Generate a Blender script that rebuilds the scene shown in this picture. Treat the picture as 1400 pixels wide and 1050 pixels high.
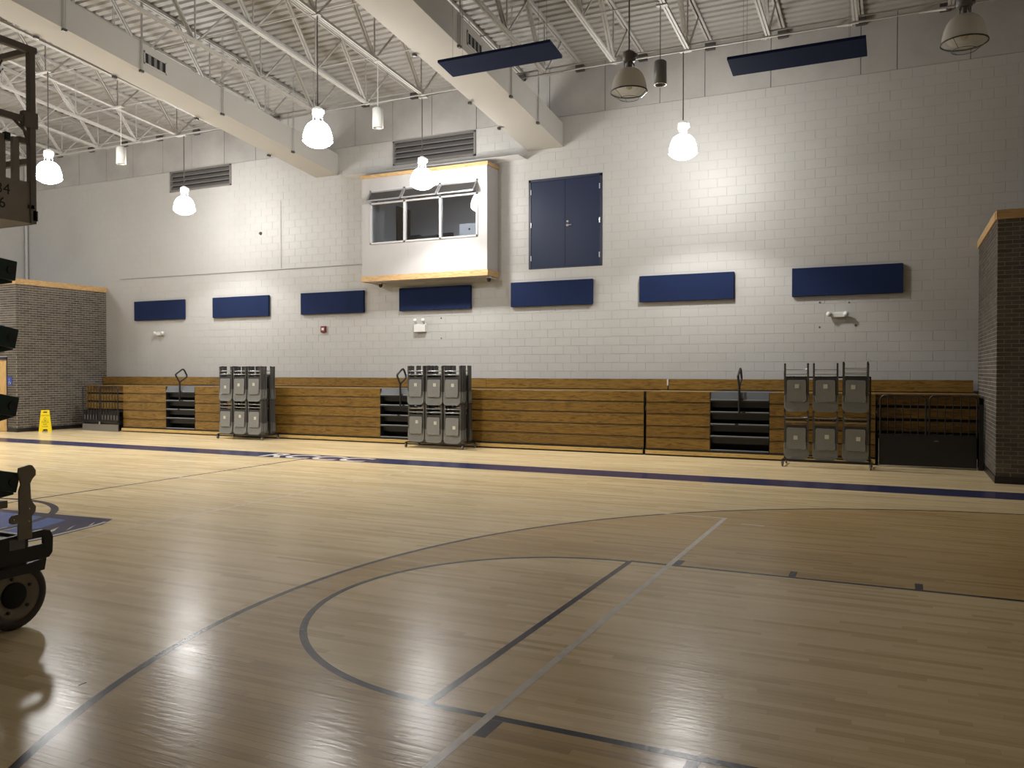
import bpy, bmesh, math, random
from math import sin, cos, pi, radians as R, atan, atan2, hypot, sqrt
from mathutils import Vector, Matrix

random.seed(7)
C = bpy.context.scene.collection
S = bpy.context.scene
for o in list(bpy.data.objects):
    bpy.data.objects.remove(o)

# ---------------------------------------------------------------- camera, world, exposure
cam_d = bpy.data.cameras.new('camera')
cam = bpy.data.objects.new('camera', cam_d)
C.objects.link(cam)
cam.location = (0, 0, 1.78)
cam.rotation_euler = (pi/2 - atan(18/1126), 0, R(25.25))
cam_d.sensor_width = 36.0
cam_d.lens = 1126/1400*36.0
cam_d.clip_end = 200
S.camera = cam
W = bpy.data.worlds.new('night')
S.world = W
W.use_nodes = True
W.node_tree.nodes['Background'].inputs[0].default_value = (0.5, 0.47, 0.42, 1)
W.node_tree.nodes['Background'].inputs[1].default_value = 0.02
S.view_settings.view_transform = 'Standard'
S.view_settings.look = 'None'
S.view_settings.gamma = 1.0
S.view_settings.use_curve_mapping = False
S.view_settings.exposure = 0.47

LAMP_SPOT = 195.0      # watts of each burning high-bay lamp, thrown down by its reflector
LAMP_BEAM = 110.0      # the stronger core of the same beam
LAMP_GLOW = 72.0        # emission strength of the glowing prismatic shade
WARM = (1.0, 0.985, 0.965)

# ---------------------------------------------------------------- materials
def nodes(name):
    m = bpy.data.materials.new(name)
    m.use_nodes = True
    nt = m.node_tree
    return m, nt, nt.nodes['Principled BSDF']

def N(nt, kind, **kw):
    n = nt.nodes.new(kind)
    for k, v in kw.items():
        if k in ('operation', 'data_type', 'noise_dimensions', 'blend_type', 'wave_type', 'bands_direction',
                 'feature', 'interpolation_type'):
            setattr(n, k, v)
        else:
            n.inputs[k].default_value = v
    return n

def ramp(nt, fac, stops):
    r = nt.nodes.new('ShaderNodeValToRGB')
    e = r.color_ramp.elements
    while len(e) > 1:
        e.remove(e[-1])
    e[0].position = stops[0][0]
    e[0].color = (*stops[0][1], 1)
    for p, c in stops[1:]:
        k = e.new(p)
        k.color = (*c, 1)
    nt.links.new(fac, r.inputs[0])
    return r.outputs[0]

def plain(name, col, rough=0.5, metal=0.0, vary=0.0, vscale=3.0, bump=0.0, bscale=60.0, spec=0.5):
    m, nt, b = nodes(name)
    b.inputs['Roughness'].default_value = rough
    b.inputs['Metallic'].default_value = metal
    b.inputs['Specular IOR Level'].default_value = spec
    b.inputs['Base Color'].default_value = (*col, 1)
    geo = nt.nodes.new('ShaderNodeNewGeometry')
    if vary:
        n = N(nt, 'ShaderNodeTexNoise', Scale=vscale, Detail=5.0, Roughness=0.6)
        nt.links.new(geo.outputs['Position'], n.inputs['Vector'])
        lo = tuple(c*(1-vary) for c in col)
        hi = tuple(min(1, c*(1+vary)) for c in col)
        nt.links.new(ramp(nt, n.outputs['Fac'], [(0.3, lo), (0.7, hi)]), b.inputs['Base Color'])
    if bump:
        n2 = N(nt, 'ShaderNodeTexNoise', Scale=bscale, Detail=3.0)
        nt.links.new(geo.outputs['Position'], n2.inputs['Vector'])
        bp = N(nt, 'ShaderNodeBump', Strength=bump, Distance=0.01)
        nt.links.new(n2.outputs['Fac'], bp.inputs['Height'])
        nt.links.new(bp.outputs[0], b.inputs['Normal'])
    return m

def oak(name, dark, mid, light, rough=0.32, sx=0.9, sz=14.0, axis='X'):
    """oak boards running along X (or Y): cathedral grain from stretched noise, a tone per board"""
    m, nt, b = nodes(name)
    geo = nt.nodes.new('ShaderNodeNewGeometry')
    oi = nt.nodes.new('ShaderNodeObjectInfo')
    mp = nt.nodes.new('ShaderNodeMapping')
    mp.inputs['Scale'].default_value = (sx, sz, sz) if axis == 'X' else ((sz, sx, sz) if axis == 'Y' else (sz, sz, sx))
    add = N(nt, 'ShaderNodeVectorMath', operation='ADD')
    sc = N(nt, 'ShaderNodeVectorMath', operation='SCALE')
    comb = nt.nodes.new('ShaderNodeCombineXYZ')
    for i in range(3):
        nt.links.new(oi.outputs['Random'], comb.inputs[i])
    nt.links.new(comb.outputs[0], sc.inputs[0])
    sc.inputs['Scale'].default_value = 37.0
    nt.links.new(geo.outputs['Position'], add.inputs[0])
    nt.links.new(sc.outputs[0], add.inputs[1])
    nt.links.new(add.outputs[0], mp.inputs['Vector'])
    n = N(nt, 'ShaderNodeTexNoise', Scale=1.0, Detail=3.0, Roughness=0.55, Distortion=0.6)
    nt.links.new(mp.outputs[0], n.inputs['Vector'])
    ring = N(nt, 'ShaderNodeMath', operation='MULTIPLY')
    ring.inputs[1].default_value = 9.0
    nt.links.new(n.outputs['Fac'], ring.inputs[0])
    fr = N(nt, 'ShaderNodeMath', operation='PINGPONG')
    fr.inputs[1].default_value = 0.5
    nt.links.new(ring.outputs[0], fr.inputs[0])
    n2 = N(nt, 'ShaderNodeTexNoise', Scale=4.0, Detail=4.0)
    nt.links.new(mp.outputs[0], n2.inputs['Vector'])
    mx = N(nt, 'ShaderNodeMath', operation='MULTIPLY_ADD')
    nt.links.new(fr.outputs[0], mx.inputs[0])
    mx.inputs[1].default_value = 1.1
    nt.links.new(n2.outputs['Fac'], mx.inputs[2])
    col = ramp(nt, mx.outputs[0], [(0.38, dark), (0.62, mid), (0.95, light)])
    hsv = nt.nodes.new('ShaderNodeHueSaturation')
    nt.links.new(col, hsv.inputs['Color'])
    mv = N(nt, 'ShaderNodeMath', operation='MULTIPLY_ADD')
    nt.links.new(oi.outputs['Random'], mv.inputs[0])
    mv.inputs[1].default_value = 0.24
    mv.inputs[2].default_value = 0.88
    nt.links.new(mv.outputs[0], hsv.inputs['Value'])
    nt.links.new(hsv.outputs[0], b.inputs['Base Color'])
    b.inputs['Roughness'].default_value = rough
    return m

BASK = (1.85, 5.59)
ARC = 6.32
FTX, LANE0, LANE1, BASEX = -2.275, 3.76, 7.42, 3.45

def maple():
    m, nt, b = nodes('maple_floor')
    L = nt.links.new
    geo = nt.nodes.new('ShaderNodeNewGeometry')
    sep = nt.nodes.new('ShaderNodeSeparateXYZ')
    L(geo.outputs['Position'], sep.inputs[0])
    def M(op, a, bb=None, c=None):
        n = N(nt, 'ShaderNodeMath', operation=op)
        for i, v in enumerate((a, bb, c)):
            if v is None:
                continue
            if isinstance(v, (int, float)):
                n.inputs[i].default_value = v
            else:
                L(v, n.inputs[i])
        return n.outputs[0]
    X, Y = sep.outputs[0], sep.outputs[1]
    row = M('FLOOR', M('DIVIDE', Y, 0.0571))
    off = M('MULTIPLY', M('FRACT', M('MULTIPLY', row, 0.618)), 1.05)
    colm = M('FLOOR', M('DIVIDE', M('ADD', X, off), 1.05))
    cmb = nt.nodes.new('ShaderNodeCombineXYZ')
    L(row, cmb.inputs[0])
    L(colm, cmb.inputs[1])
    wn = nt.nodes.new('ShaderNodeTexWhiteNoise')
    wn.noise_dimensions = '2D'
    L(cmb.outputs[0], wn.inputs['Vector'])
    mp = nt.nodes.new('ShaderNodeMapping')
    mp.inputs['Scale'].default_value = (1.6, 42, 1)
    L(geo.outputs['Position'], mp.inputs['Vector'])
    gr = N(nt, 'ShaderNodeTexNoise', Scale=1.0, Detail=4.0, Roughness=0.6)
    L(mp.outputs[0], gr.inputs['Vector'])
    mp2 = nt.nodes.new('ShaderNodeMapping')
    mp2.inputs['Scale'].default_value = (0.35, 2.4, 1)
    L(geo.outputs['Position'], mp2.inputs['Vector'])
    wear = N(nt, 'ShaderNodeTexNoise', Scale=1.0, Detail=5.0, Roughness=0.65)
    L(mp2.outputs[0], wear.inputs['Vector'])
    v = M('ADD', M('MULTIPLY', wn.outputs['Value'], 0.36), M('ADD', M('MULTIPLY', gr.outputs['Fac'], 0.4), M('MULTIPLY', wear.outputs['Fac'], 0.34)))
    base = ramp(nt, v, [(0.22, (0.48, 0.355, 0.185)), (0.5, (0.68, 0.53, 0.30)), (0.85, (0.80, 0.65, 0.40))])
    # the stained field inside the three-point arc, outside the lane and the free-throw circle
    dx = M('SUBTRACT', X, BASK[0]); dy = M('SUBTRACT', Y, BASK[1])
    inside = M('LESS_THAN', M('SQRT', M('ADD', M('MULTIPLY', dx, dx), M('MULTIPLY', dy, dy))), ARC)
    left = M('LESS_THAN', X, BASK[0])
    side = M('LESS_THAN', M('ABSOLUTE', dy), ARC)
    right = M('LESS_THAN', X, BASEX)
    field = M('MULTIPLY', M('MULTIPLY', M('MAXIMUM', inside, M('SUBTRACT', 1.0, left)), side), right)
    fx = M('SUBTRACT', X, FTX)
    incirc = M('LESS_THAN', M('SQRT', M('ADD', M('MULTIPLY', fx, fx), M('MULTIPLY', dy, dy))), 1.83)
    lane = M('MULTIPLY', M('LESS_THAN', M('ABSOLUTE', dy), 1.83), M('GREATER_THAN', X, FTX))
    key = M('MAXIMUM', incirc, lane)
    stain = M('MULTIPLY', field, M('SUBTRACT', 1.0, key))
    mix = N(nt, 'ShaderNodeMix', data_type='RGBA', blend_type='MULTIPLY')
    L(stain, mix.inputs['Factor'])
    L(base, mix.inputs[6])
    mix.inputs[7].default_value = (0.74, 0.66, 0.52, 1)
    # short dark scuffs and heel marks
    mp3 = nt.nodes.new('ShaderNodeMapping')
    mp3.inputs['Scale'].default_value = (2.2, 9.0, 1)
    mp3.inputs['Rotation'].default_value = (0, 0, 0.9)
    L(geo.outputs['Position'], mp3.inputs['Vector'])
    sf = N(nt, 'ShaderNodeTexNoise', Scale=1.6, Detail=6.0, Roughness=0.72)
    L(mp3.outputs[0], sf.inputs['Vector'])
    scuff = M('MULTIPLY', M('GREATER_THAN', sf.outputs['Fac'], 0.735), 0.4)
    mix2 = N(nt, 'ShaderNodeMix', data_type='RGBA', blend_type='MIX')
    L(scuff, mix2.inputs['Factor'])
    L(mix.outputs[2], mix2.inputs[6])
    mix2.inputs[7].default_value = (0.12, 0.1, 0.08, 1)
    L(mix2.outputs[2], b.inputs['Base Color'])
    rg = M('MULTIPLY_ADD', wear.outputs['Fac'], 0.16, 0.15)
    L(rg, b.inputs['Roughness'])
    b.inputs['Specular IOR Level'].default_value = 0.14
    # finish has a slight orange-peel and each strip sits a hair out of level
    bpn = N(nt, 'ShaderNodeTexNoise', Scale=26.0, Detail=2.0)
    L(geo.outputs['Position'], bpn.inputs['Vector'])
    mp4 = nt.nodes.new('ShaderNodeMapping')
    mp4.inputs['Scale'].default_value = (5.0, 34.0, 1)
    L(geo.outputs['Position'], mp4.inputs['Vector'])
    wav = N(nt, 'ShaderNodeTexNoise', Scale=1.0, Detail=1.0)
    L(mp4.outputs[0], wav.inputs['Vector'])
    h = M('ADD', M('MULTIPLY', wav.outputs['Fac'], 0.9), M('MULTIPLY', bpn.outputs['Fac'], 0.6))
    h = M('ADD', h, M('MULTIPLY', wn.outputs['Value'], 0.4))
    bp = N(nt, 'ShaderNodeBump', Strength=0.22, Distance=0.004)
    L(h, bp.inputs['Height'])
    L(bp.outputs[0], b.inputs['Normal'])
    return m

def courtpaint(name, col, vary=0.12):
    m, nt, b = nodes(name)
    L = nt.links.new
    geo = nt.nodes.new('ShaderNodeNewGeometry')
    n = N(nt, 'ShaderNodeTexNoise', Scale=7.0, Detail=5.0, Roughness=0.65)
    L(geo.outputs['Position'], n.inputs['Vector'])
    L(ramp(nt, n.outputs['Fac'], [(0.3, tuple(c*(1-vary) for c in col)), (0.7, tuple(c*(1+vary) for c in col))]), b.inputs['Base Color'])
    b.inputs['Roughness'].default_value = 0.23
    b.inputs['Specular IOR Level'].default_value = 0.12
    n2 = N(nt, 'ShaderNodeTexNoise', Scale=26.0, Detail=2.0)
    L(geo.outputs['Position'], n2.inputs['Vector'])
    bp = N(nt, 'ShaderNodeBump', Strength=0.22, Distance=0.003)
    L(n2.outputs['Fac'], bp.inputs['Height'])
    L(bp.outputs[0], b.inputs['Normal'])
    return m

def brickmat(name, a, bcol, rough=0.75):
    """one tone per brick, drawn from a hash of the brick's place"""
    m, nt, b = nodes(name)
    geo = nt.nodes.new('ShaderNodeNewGeometry')
    n = N(nt, 'ShaderNodeTexNoise', Scale=5.5, Detail=2.0)
    nt.links.new(geo.outputs['Random Per Island'], n.inputs['Vector'])
    wn = nt.nodes.new('ShaderNodeTexWhiteNoise')
    wn.noise_dimensions = '1D'
    nt.links.new(geo.outputs['Random Per Island'], wn.inputs['W'])
    oi = nt.nodes.new('ShaderNodeObjectInfo')
    ad = N(nt, 'ShaderNodeMath', operation='ADD')
    nt.links.new(wn.outputs['Value'], ad.inputs[0])
    nt.links.new(oi.outputs['Random'], ad.inputs[1])
    fr = N(nt, 'ShaderNodeMath', operation='FRACT')
    nt.links.new(ad.outputs[0], fr.inputs[0])
    nt.links.new(ramp(nt, fr.outputs[0], [(0.0, a), (1.0, bcol)]), b.inputs['Base Color'])
    b.inputs['Roughness'].default_value = rough
    return m

def emis(name, col, strength):
    m, nt, b = nodes(name)
    b.inputs['Base Color'].default_value = (*col, 1)
    b.inputs['Emission Color'].default_value = (*col, 1)
    b.inputs['Emission Strength'].default_value = strength
    return m

def acrylic(name, col):
    m, nt, b = nodes(name)
    b.inputs['Base Color'].default_value = (*col, 1)
    b.inputs['Roughness'].default_value = 0.25
    tr = nt.nodes.new('ShaderNodeBsdfTranslucent')
    tr.inputs[0].default_value = (*col, 1)
    mx = nt.nodes.new('ShaderNodeMixShader')
    mx.inputs[0].default_value = 0.45
    nt.links.new(b.outputs[0], mx.inputs[1])
    nt.links.new(tr.outputs[0], mx.inputs[2])
    nt.links.new(mx.outputs[0], nt.nodes['Material Output'].inputs[0])
    return m

def glass(name, tint, gloss=0.16, rough=0.02):
    m = bpy.data.materials.new(name)
    m.use_nodes = True
    nt = m.node_tree
    nt.nodes.remove(nt.nodes['Principled BSDF'])
    t = nt.nodes.new('ShaderNodeBsdfTransparent')
    t.inputs[0].default_value = (*tint, 1)
    g = nt.nodes.new('ShaderNodeBsdfGlossy')
    g.inputs['Roughness'].default_value = rough
    mx = nt.nodes.new('ShaderNodeMixShader')
    mx.inputs[0].default_value = gloss
    nt.links.new(t.outputs[0], mx.inputs[1])
    nt.links.new(g.outputs[0], mx.inputs[2])
    nt.links.new(mx.outputs[0], nt.nodes['Material Output'].inputs[0])
    return m

MT = dict(
    floor=maple(),
    block=plain('painted_block', (0.435, 0.425, 0.405), 0.5, vary=0.03, vscale=1.2, bump=0.10, bscale=140),
    mortar=plain('painted_joint', (0.418, 0.408, 0.39), 0.6),
    concrete=plain('grey_concrete', (0.375, 0.362, 0.345), 0.7, vary=0.14, vscale=0.9, bump=0.1, bscale=40),
    side=plain('painted_side_wall', (0.46, 0.445, 0.42), 0.6, vary=0.03),
    deck=plain('painted_deck', (0.33, 0.316, 0.295), 0.5, vary=0.05, vscale=1.5),
    steel=plain('painted_steel', (0.40, 0.385, 0.362), 0.45, vary=0.05, vscale=6),
    duct=plain('painted_duct', (0.43, 0.41, 0.375), 0.85, vary=0.025, vscale=0.8, spec=0.15),
    iron=plain('dark_iron', (0.055, 0.05, 0.048), 0.5),
    black=plain('black_steel', (0.012, 0.012, 0.014), 0.4),
    blackm=plain('matt_black', (0.008, 0.008, 0.009), 0.8),
    navy=plain('navy_fabric', (0.009, 0.018, 0.06), 0.9, vary=0.12, vscale=40, bump=0.2, bscale=300, spec=0.2),
    door=plain('navy_paint', (0.014, 0.021, 0.052), 0.42, bump=0.03, bscale=30, spec=0.22),
    doorframe=plain('navy_paint_frame', (0.010, 0.015, 0.04), 0.4),
    line=courtpaint('court_line_paint', (0.045, 0.043, 0.06)),
    stripe=courtpaint('sideline_paint', (0.036, 0.038, 0.095)),
    white=courtpaint('white_line_paint', (0.66, 0.62, 0.55)),
    faint=courtpaint('worn_white_line', (0.70, 0.63, 0.48)),
    blue=courtpaint('emblem_blue_paint', (0.085, 0.15, 0.40)),
    oak=oak('bleacher_oak', (0.08, 0.04, 0.008), (0.165, 0.09, 0.017), (0.24, 0.138, 0.029), sz=10.5),
    oaktop=oak('bleacher_oak_back_board', (0.09, 0.045, 0.009), (0.175, 0.094, 0.019), (0.25, 0.143, 0.032), sz=10.5),
    oakend=oak('bleacher_oak_edge', (0.10, 0.055, 0.014), (0.15, 0.088, 0.025), (0.21, 0.125, 0.042), sx=2),
    toe=oak('bleacher_oak_toe_board', (0.40, 0.26, 0.08), (0.52, 0.35, 0.12), (0.60, 0.42, 0.16), rough=0.16),
    trim=oak('oak_trim', (0.34, 0.19, 0.07), (0.50, 0.31, 0.13), (0.58, 0.38, 0.17), rough=0.45, sx=1.2, sz=10),
    trimy=oak('oak_trim_along_side', (0.34, 0.19, 0.07), (0.50, 0.31, 0.13), (0.58, 0.38, 0.17), rough=0.45, sx=1.2, sz=10, axis='Y'),
    doorwood=oak('oak_door_veneer', (0.42, 0.24, 0.075), (0.56, 0.35, 0.12), (0.65, 0.43, 0.17), sx=0.8, sz=9, axis='Z'),
    step=plain('black_step_tread', (0.014, 0.016, 0.021), 0.42),
    stepgrey=plain('grey_step_top', (0.085, 0.09, 0.10), 0.4),
    nosing=plain('grey_step_nosing', (0.20, 0.215, 0.235), 0.33),
    chair=plain('grey_chair_plastic', (0.20, 0.205, 0.20), 0.38, vary=0.06, vscale=12),
    seat=plain('grey_chair_seat', (0.235, 0.24, 0.235), 0.34, vary=0.05, vscale=15),
    tube=plain('grey_chair_tube', (0.10, 0.10, 0.098), 0.3, metal=0.25),
    bar=plain('bright_crossbar', (0.42, 0.42, 0.41), 0.25, metal=0.6),
    cap=plain('dark_foot_cap', (0.04, 0.04, 0.042), 0.5),
    sticker=plain('paper_sticker', (0.62, 0.61, 0.56), 0.6),
    cartm=plain('black_cart_steel', (0.018, 0.017, 0.017), 0.42),
    caster=plain('grey_caster', (0.16, 0.15, 0.145), 0.4),
    brick=brickmat('dark_iron_brick', (0.060, 0.050, 0.041), (0.125, 0.105, 0.083)),
    bmortar=plain('brick_mortar', (0.50, 0.465, 0.385), 0.85, vary=0.1, vscale=9),
    base=plain('black_rubber_base', (0.012, 0.011, 0.013), 0.35),
    lit=emis('glowing_refractor', (1.0, 0.985, 0.965), LAMP_GLOW),
    litlens=emis('glowing_lens', (1.0, 0.985, 0.965), LAMP_GLOW*1.3),
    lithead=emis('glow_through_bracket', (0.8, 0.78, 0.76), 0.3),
    shade=acrylic('grey_acrylic_shade', (0.82, 0.81, 0.78)),
    inner=plain('pale_acrylic_inside', (0.55, 0.55, 0.53), 0.3),
    lens=glass('clear_lens', (0.92, 0.92, 0.92), 0.14, 0.08),
    lamp_iron=plain('grey_ballast', (0.13, 0.125, 0.12), 0.4),
    lamp_white=plain('pale_ballast', (0.6, 0.59, 0.56), 0.4),
    pane=glass('window_glass', (0.80, 0.82, 0.85), 0.13),
    alu=plain('pale_window_frame', (0.45, 0.44, 0.435), 0.35),
    sash=plain('grey_sash_frame', (0.26, 0.26, 0.265), 0.35, metal=0.3),
    screen=glass('dark_sash_glass', (0.35, 0.35, 0.36), 0.22, 0.45),
    booth=plain('white_booth_panel', (0.41, 0.395, 0.385), 0.5, vary=0.02),
    room=plain('room_paint', (0.72, 0.72, 0.72), 0.7),
    brown=plain('brown_door', (0.10, 0.065, 0.04), 0.5),
    silver=plain('silver_monitor', (0.75, 0.76, 0.78), 0.35),
    greyp=plain('white_plastic', (0.66, 0.65, 0.62), 0.4),
    can=plain('pale_can', (0.62, 0.62, 0.585), 0.45),
    candark=plain('grey_can', (0.16, 0.16, 0.158), 0.45),
    red=plain('alarm_red', (0.16, 0.02, 0.02), 0.4),
    louver=plain('grey_louver', (0.19, 0.18, 0.17), 0.4, metal=0.2),
    yellow=plain('yellow_sign_plastic', (0.86, 0.66, 0.01), 0.35),
    ink=plain('black_ink', (0.02, 0.02, 0.02), 0.6),
    signblue=plain('blue_sign', (0.03, 0.07, 0.36), 0.4),
    hinge=plain('steel_hinge', (0.6, 0.6, 0.6), 0.28, metal=0.8),
    green=plain('dark_green_paint', (0.009, 0.034, 0.026), 0.35),
    grease=plain('dark_pivot', (0.018, 0.02, 0.02), 0.45),
    lgrey=plain('lift_grey_paint', (0.38, 0.35, 0.32), 0.5, vary=0.08, vscale=8),
    lpost=plain('lift_rail_grey', (0.24, 0.22, 0.21), 0.5, vary=0.08, vscale=10),
    bracket=plain('lift_bracket_grey', (0.24, 0.21, 0.17), 0.5, vary=0.1, vscale=10),
    tyre=plain('dark_tyre', (0.05, 0.04, 0.038), 0.7),
    rim=plain('wheel_rim', (0.22, 0.19, 0.155), 0.5),
    label=plain('grey_data_plate', (0.16, 0.16, 0.16), 0.4),
)

# ---------------------------------------------------------------- helpers
class M:
    """collects shapes (world coordinates) and links them as ONE mesh object"""
    def __init__(s):
        s.v = []; s.f = []; s.sm = []
    def add(s, vs, fs, smooth=False):
        b = len(s.v)
        s.v += [tuple(p) for p in vs]
        for f in fs:
            s.f.append([i+b for i in f]); s.sm.append(smooth)
        return s
    def box(s, x0, y0, z0, x1, y1, z1, skip=''):
        v = [(x0,y0,z0),(x1,y0,z0),(x1,y1,z0),(x0,y1,z0),(x0,y0,z1),(x1,y0,z1),(x1,y1,z1),(x0,y1,z1)]
        fs = {'b':(0,3,2,1),'t':(4,5,6,7),'f':(0,1,5,4),'r':(1,2,6,5),'k':(2,3,7,6),'l':(3,0,4,7)}
        return s.add(v, [f for k, f in fs.items() if k not in skip])
    def hexa(s, a, b):
        """two quads of four points each joined to a solid"""
        return s.add(list(a)+list(b), [(3,2,1,0),(4,5,6,7),(0,1,5,4),(1,2,6,5),(2,3,7,6),(3,0,4,7)])
    def bar(s, p, q, w, t, up=(0,0,1)):
        """rectangular bar from p to q, w across, t along 'up'"""
        p, q = Vector(p), Vector(q)
        d = (q-p).normalized()
        u = Vector(up)
        a = d.cross(u)
        if a.length < 1e-5:
            a = d.cross(Vector((1,0,0)))
        a.normalize()
        u = a.cross(d).normalized()
        a *= w/2; u *= t/2
        return s.hexa([p-a-u, p+a-u, p+a+u, p-a+u], [q-a-u, q+a-u, q+a+u, q-a+u])
    def tube(s, pts, r, n=8, closed=False, cap=True):
        P = [Vector(p) for p in pts]
        rings = []
        m = len(P)
        ref = None
        for i in range(m):
            if closed:
                t = (P[(i+1) % m]-P[i-1]).normalized()
            else:
                t = (P[min(i+1, m-1)]-P[max(i-1, 0)]).normalized()
            if ref is None:
                ref = Vector((0,0,1)) if abs(t.z) < 0.9 else Vector((1,0,0))
            a = t.cross(ref)
            if a.length < 1e-4:
                a = t.cross(Vector((0.3,1,0.2)))
            a.normalize()
            b = t.cross(a)
            ref = b.cross(t) if False else ref
            rr = r[i] if isinstance(r, (list, tuple)) else r
            rings.append([P[i]+a*rr*cos(2*pi*k/n)+b*rr*sin(2*pi*k/n) for k in range(n)])
        vs = [p for rg in rings for p in rg]
        fs = []
        for i in range(m if closed else m-1):
            j = (i+1) % m
            for k in range(n):
                fs.append((i*n+k, i*n+(k+1) % n, j*n+(k+1) % n, j*n+k))
        s.add(vs, fs, True)
        if not closed and cap:
            s.add(rings[0], [tuple(range(n))])
            s.add(rings[-1], [tuple(range(n-1, -1, -1))])
        return s
    def lathe(s, prof, c, n=24, axis='z', smooth=True):
        """profile of (radius, height) spun about an axis through c"""
        vs = []
        for r, h in prof:
            for k in range(n):
                a = 2*pi*k/n
                p = (r*cos(a), r*sin(a), h) if axis == 'z' else ((h, r*cos(a), r*sin(a)) if axis == 'x' else (r*cos(a), h, r*sin(a)))
                vs.append((c[0]+p[0], c[1]+p[1], c[2]+p[2]))
        fs = []
        for i in range(len(prof)-1):
            for k in range(n):
                fs.append((i*n+k, i*n+(k+1) % n, (i+1)*n+(k+1) % n, (i+1)*n+k))
        return s.add(vs, fs, smooth)
    def prism(s, poly, a, b, plane='xy'):
        """polygon swept from a to b along the third axis"""
        f = {'xy': lambda u, v, w: (u, v, w), 'xz': lambda u, v, w: (u, w, v), 'yz': lambda u, v, w: (w, u, v)}[plane]
        n = len(poly)
        vs = [f(u, v, a) for u, v in poly]+[f(u, v, b) for u, v in poly]
        fs = [tuple(range(n-1, -1, -1)), tuple(range(n, 2*n))]+[(i, (i+1) % n, n+(i+1) % n, n+i) for i in range(n)]
        return s.add(vs, fs)
    def flat(s, poly, z):
        return s.add([(x, y, z) for x, y in poly], [tuple(range(len(poly)))])
    def ribbon(s, pts, w, z, closed=False):
        """flat painted line of width w along points (x, y)"""
        m = len(pts)
        vs = []
        for i in range(m):
            p0 = Vector(pts[i-1] if (closed or i) else pts[i]); p1 = Vector(pts[(i+1) % m] if (closed or i < m-1) else pts[i])
            t = (p1-p0).normalized(); nrm = Vector((-t.y, t.x))*(w/2)
            q = Vector(pts[i])
            vs += [(q.x+nrm.x, q.y+nrm.y, z), (q.x-nrm.x, q.y-nrm.y, z)]
        fs = [(2*i, 2*i+1, 2*((i+1) % m)+1, 2*((i+1) % m)) for i in range(m if closed else m-1)]
        return s.add(vs, fs)
    def data(s, name, mat, off=(0,0,0), fix=True):
        me = bpy.data.meshes.new(name)
        me.from_pydata([(x-off[0], y-off[1], z-off[2]) for x, y, z in s.v], [], s.f)
        me.polygons.foreach_set('use_smooth', s.sm)
        if mat:
            me.materials.append(mat)
        if fix:
            bm = bmesh.new(); bm.from_mesh(me)
            bmesh.ops.recalc_face_normals(bm, faces=bm.faces)
            bm.to_mesh(me); bm.free()
        me.update()
        return me
    def build(s, name, mat, parent=None, bevel=0, at=None, fix=True):
        off = world_loc(parent) if parent else (at or (0,0,0))
        me = s.data(name, MT[mat] if isinstance(mat, str) else mat, off, fix)
        o = bpy.data.objects.new(name, me)
        C.objects.link(o)
        if parent:
            o.parent = parent
        elif at:
            o.location = at
        if bevel:
            b = o.modifiers.new('bevel', 'BEVEL'); b.width = bevel; b.segments = 2; b.limit_method = 'ANGLE'
        return o

def world_loc(o):
    v = Vector((0,0,0))
    while o:
        v += o.location
        o = o.parent
    return tuple(v)

def tag(o, label=None, cat=None, group=None, kind=None):
    if label: o['label'] = label
    if cat: o['category'] = cat
    if group: o['group'] = group
    if kind: o['kind'] = kind
    return o

def empty(name, loc, label=None, cat=None, group=None, kind=None):
    o = bpy.data.objects.new(name, None)
    o.empty_display_size = 0.1
    C.objects.link(o)
    o.location = loc
    return tag(o, label, cat, group, kind)

def copy_tree(o, loc=None, parent=None):
    c = o.copy()
    C.objects.link(c)
    if parent: c.parent = parent
    if loc is not None: c.location = loc
    for ch in list(o.children):
        if not ch.name.startswith('paper_sticker'):
            copy_tree(ch, None, c)
    return c

def inst(name, me, loc, parent=None, scale=None):
    o = bpy.data.objects.new(name, me)
    C.objects.link(o)
    if parent:
        o.parent = parent
        w = world_loc(parent)
        loc = tuple(loc[i]-w[i] for i in range(3))
    o.location = loc
    if scale: o.scale = scale
    return o

ORD = ['first', 'second', 'third', 'fourth', 'fifth', 'sixth', 'seventh', 'eighth', 'ninth', 'tenth', 'eleventh', 'twelfth',
       'thirteenth', 'fourteenth', 'fifteenth', 'sixteenth', 'seventeenth', 'eighteenth', 'nineteenth']

# ---------------------------------------------------------------- room dimensions (metres)
YW = 18.45                   # far wall
XL, XR = -27.05, 5.35        # end walls
YB = -7.3                    # wall behind the camera
RIDGE = 5.58
SL = 0.093
def deckz(y):
    return 9.06+SL*(YW-y) if y > RIDGE else 9.06+SL*(YW-RIDGE)-SL*(RIDGE-y)

# ---------------------------------------------------------------- floor
PW, PL = 0.0571, 1.05
rows = range(int(math.ceil(2.2/PW)), int(5.0/PW)+1)
BX0, BX1 = -4.2, 1.0
by0, by1 = rows[0]*PW, (rows[-1]+1)*PW
fm = M()
z = 0.0
fm.add([(XL,YB,z),(XR,YB,z),(XR,by0,z),(XL,by0,z)], [(0,1,2,3)])
fm.add([(XL,by1,z),(XR,by1,z),(XR,YW,z),(XL,YW,z)], [(0,1,2,3)])
fm.add([(XL,by0,z),(BX0,by0,z),(BX0,by1,z),(XL,by1,z)], [(0,1,2,3)])
fm.add([(BX1,by0,z),(XR,by0,z),(XR,by1,z),(BX1,by1,z)], [(0,1,2,3)])
fm.add([(BX0,by0,-0.02),(BX1,by0,-0.02),(BX1,by1,-0.02),(BX0,by1,-0.02)], [(0,1,2,3)])
floor = tag(fm.build('floor', 'floor', fix=False), 'pale maple gymnasium floor with painted court lines', kind='structure')
cache = {}
g = 0.0005
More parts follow.
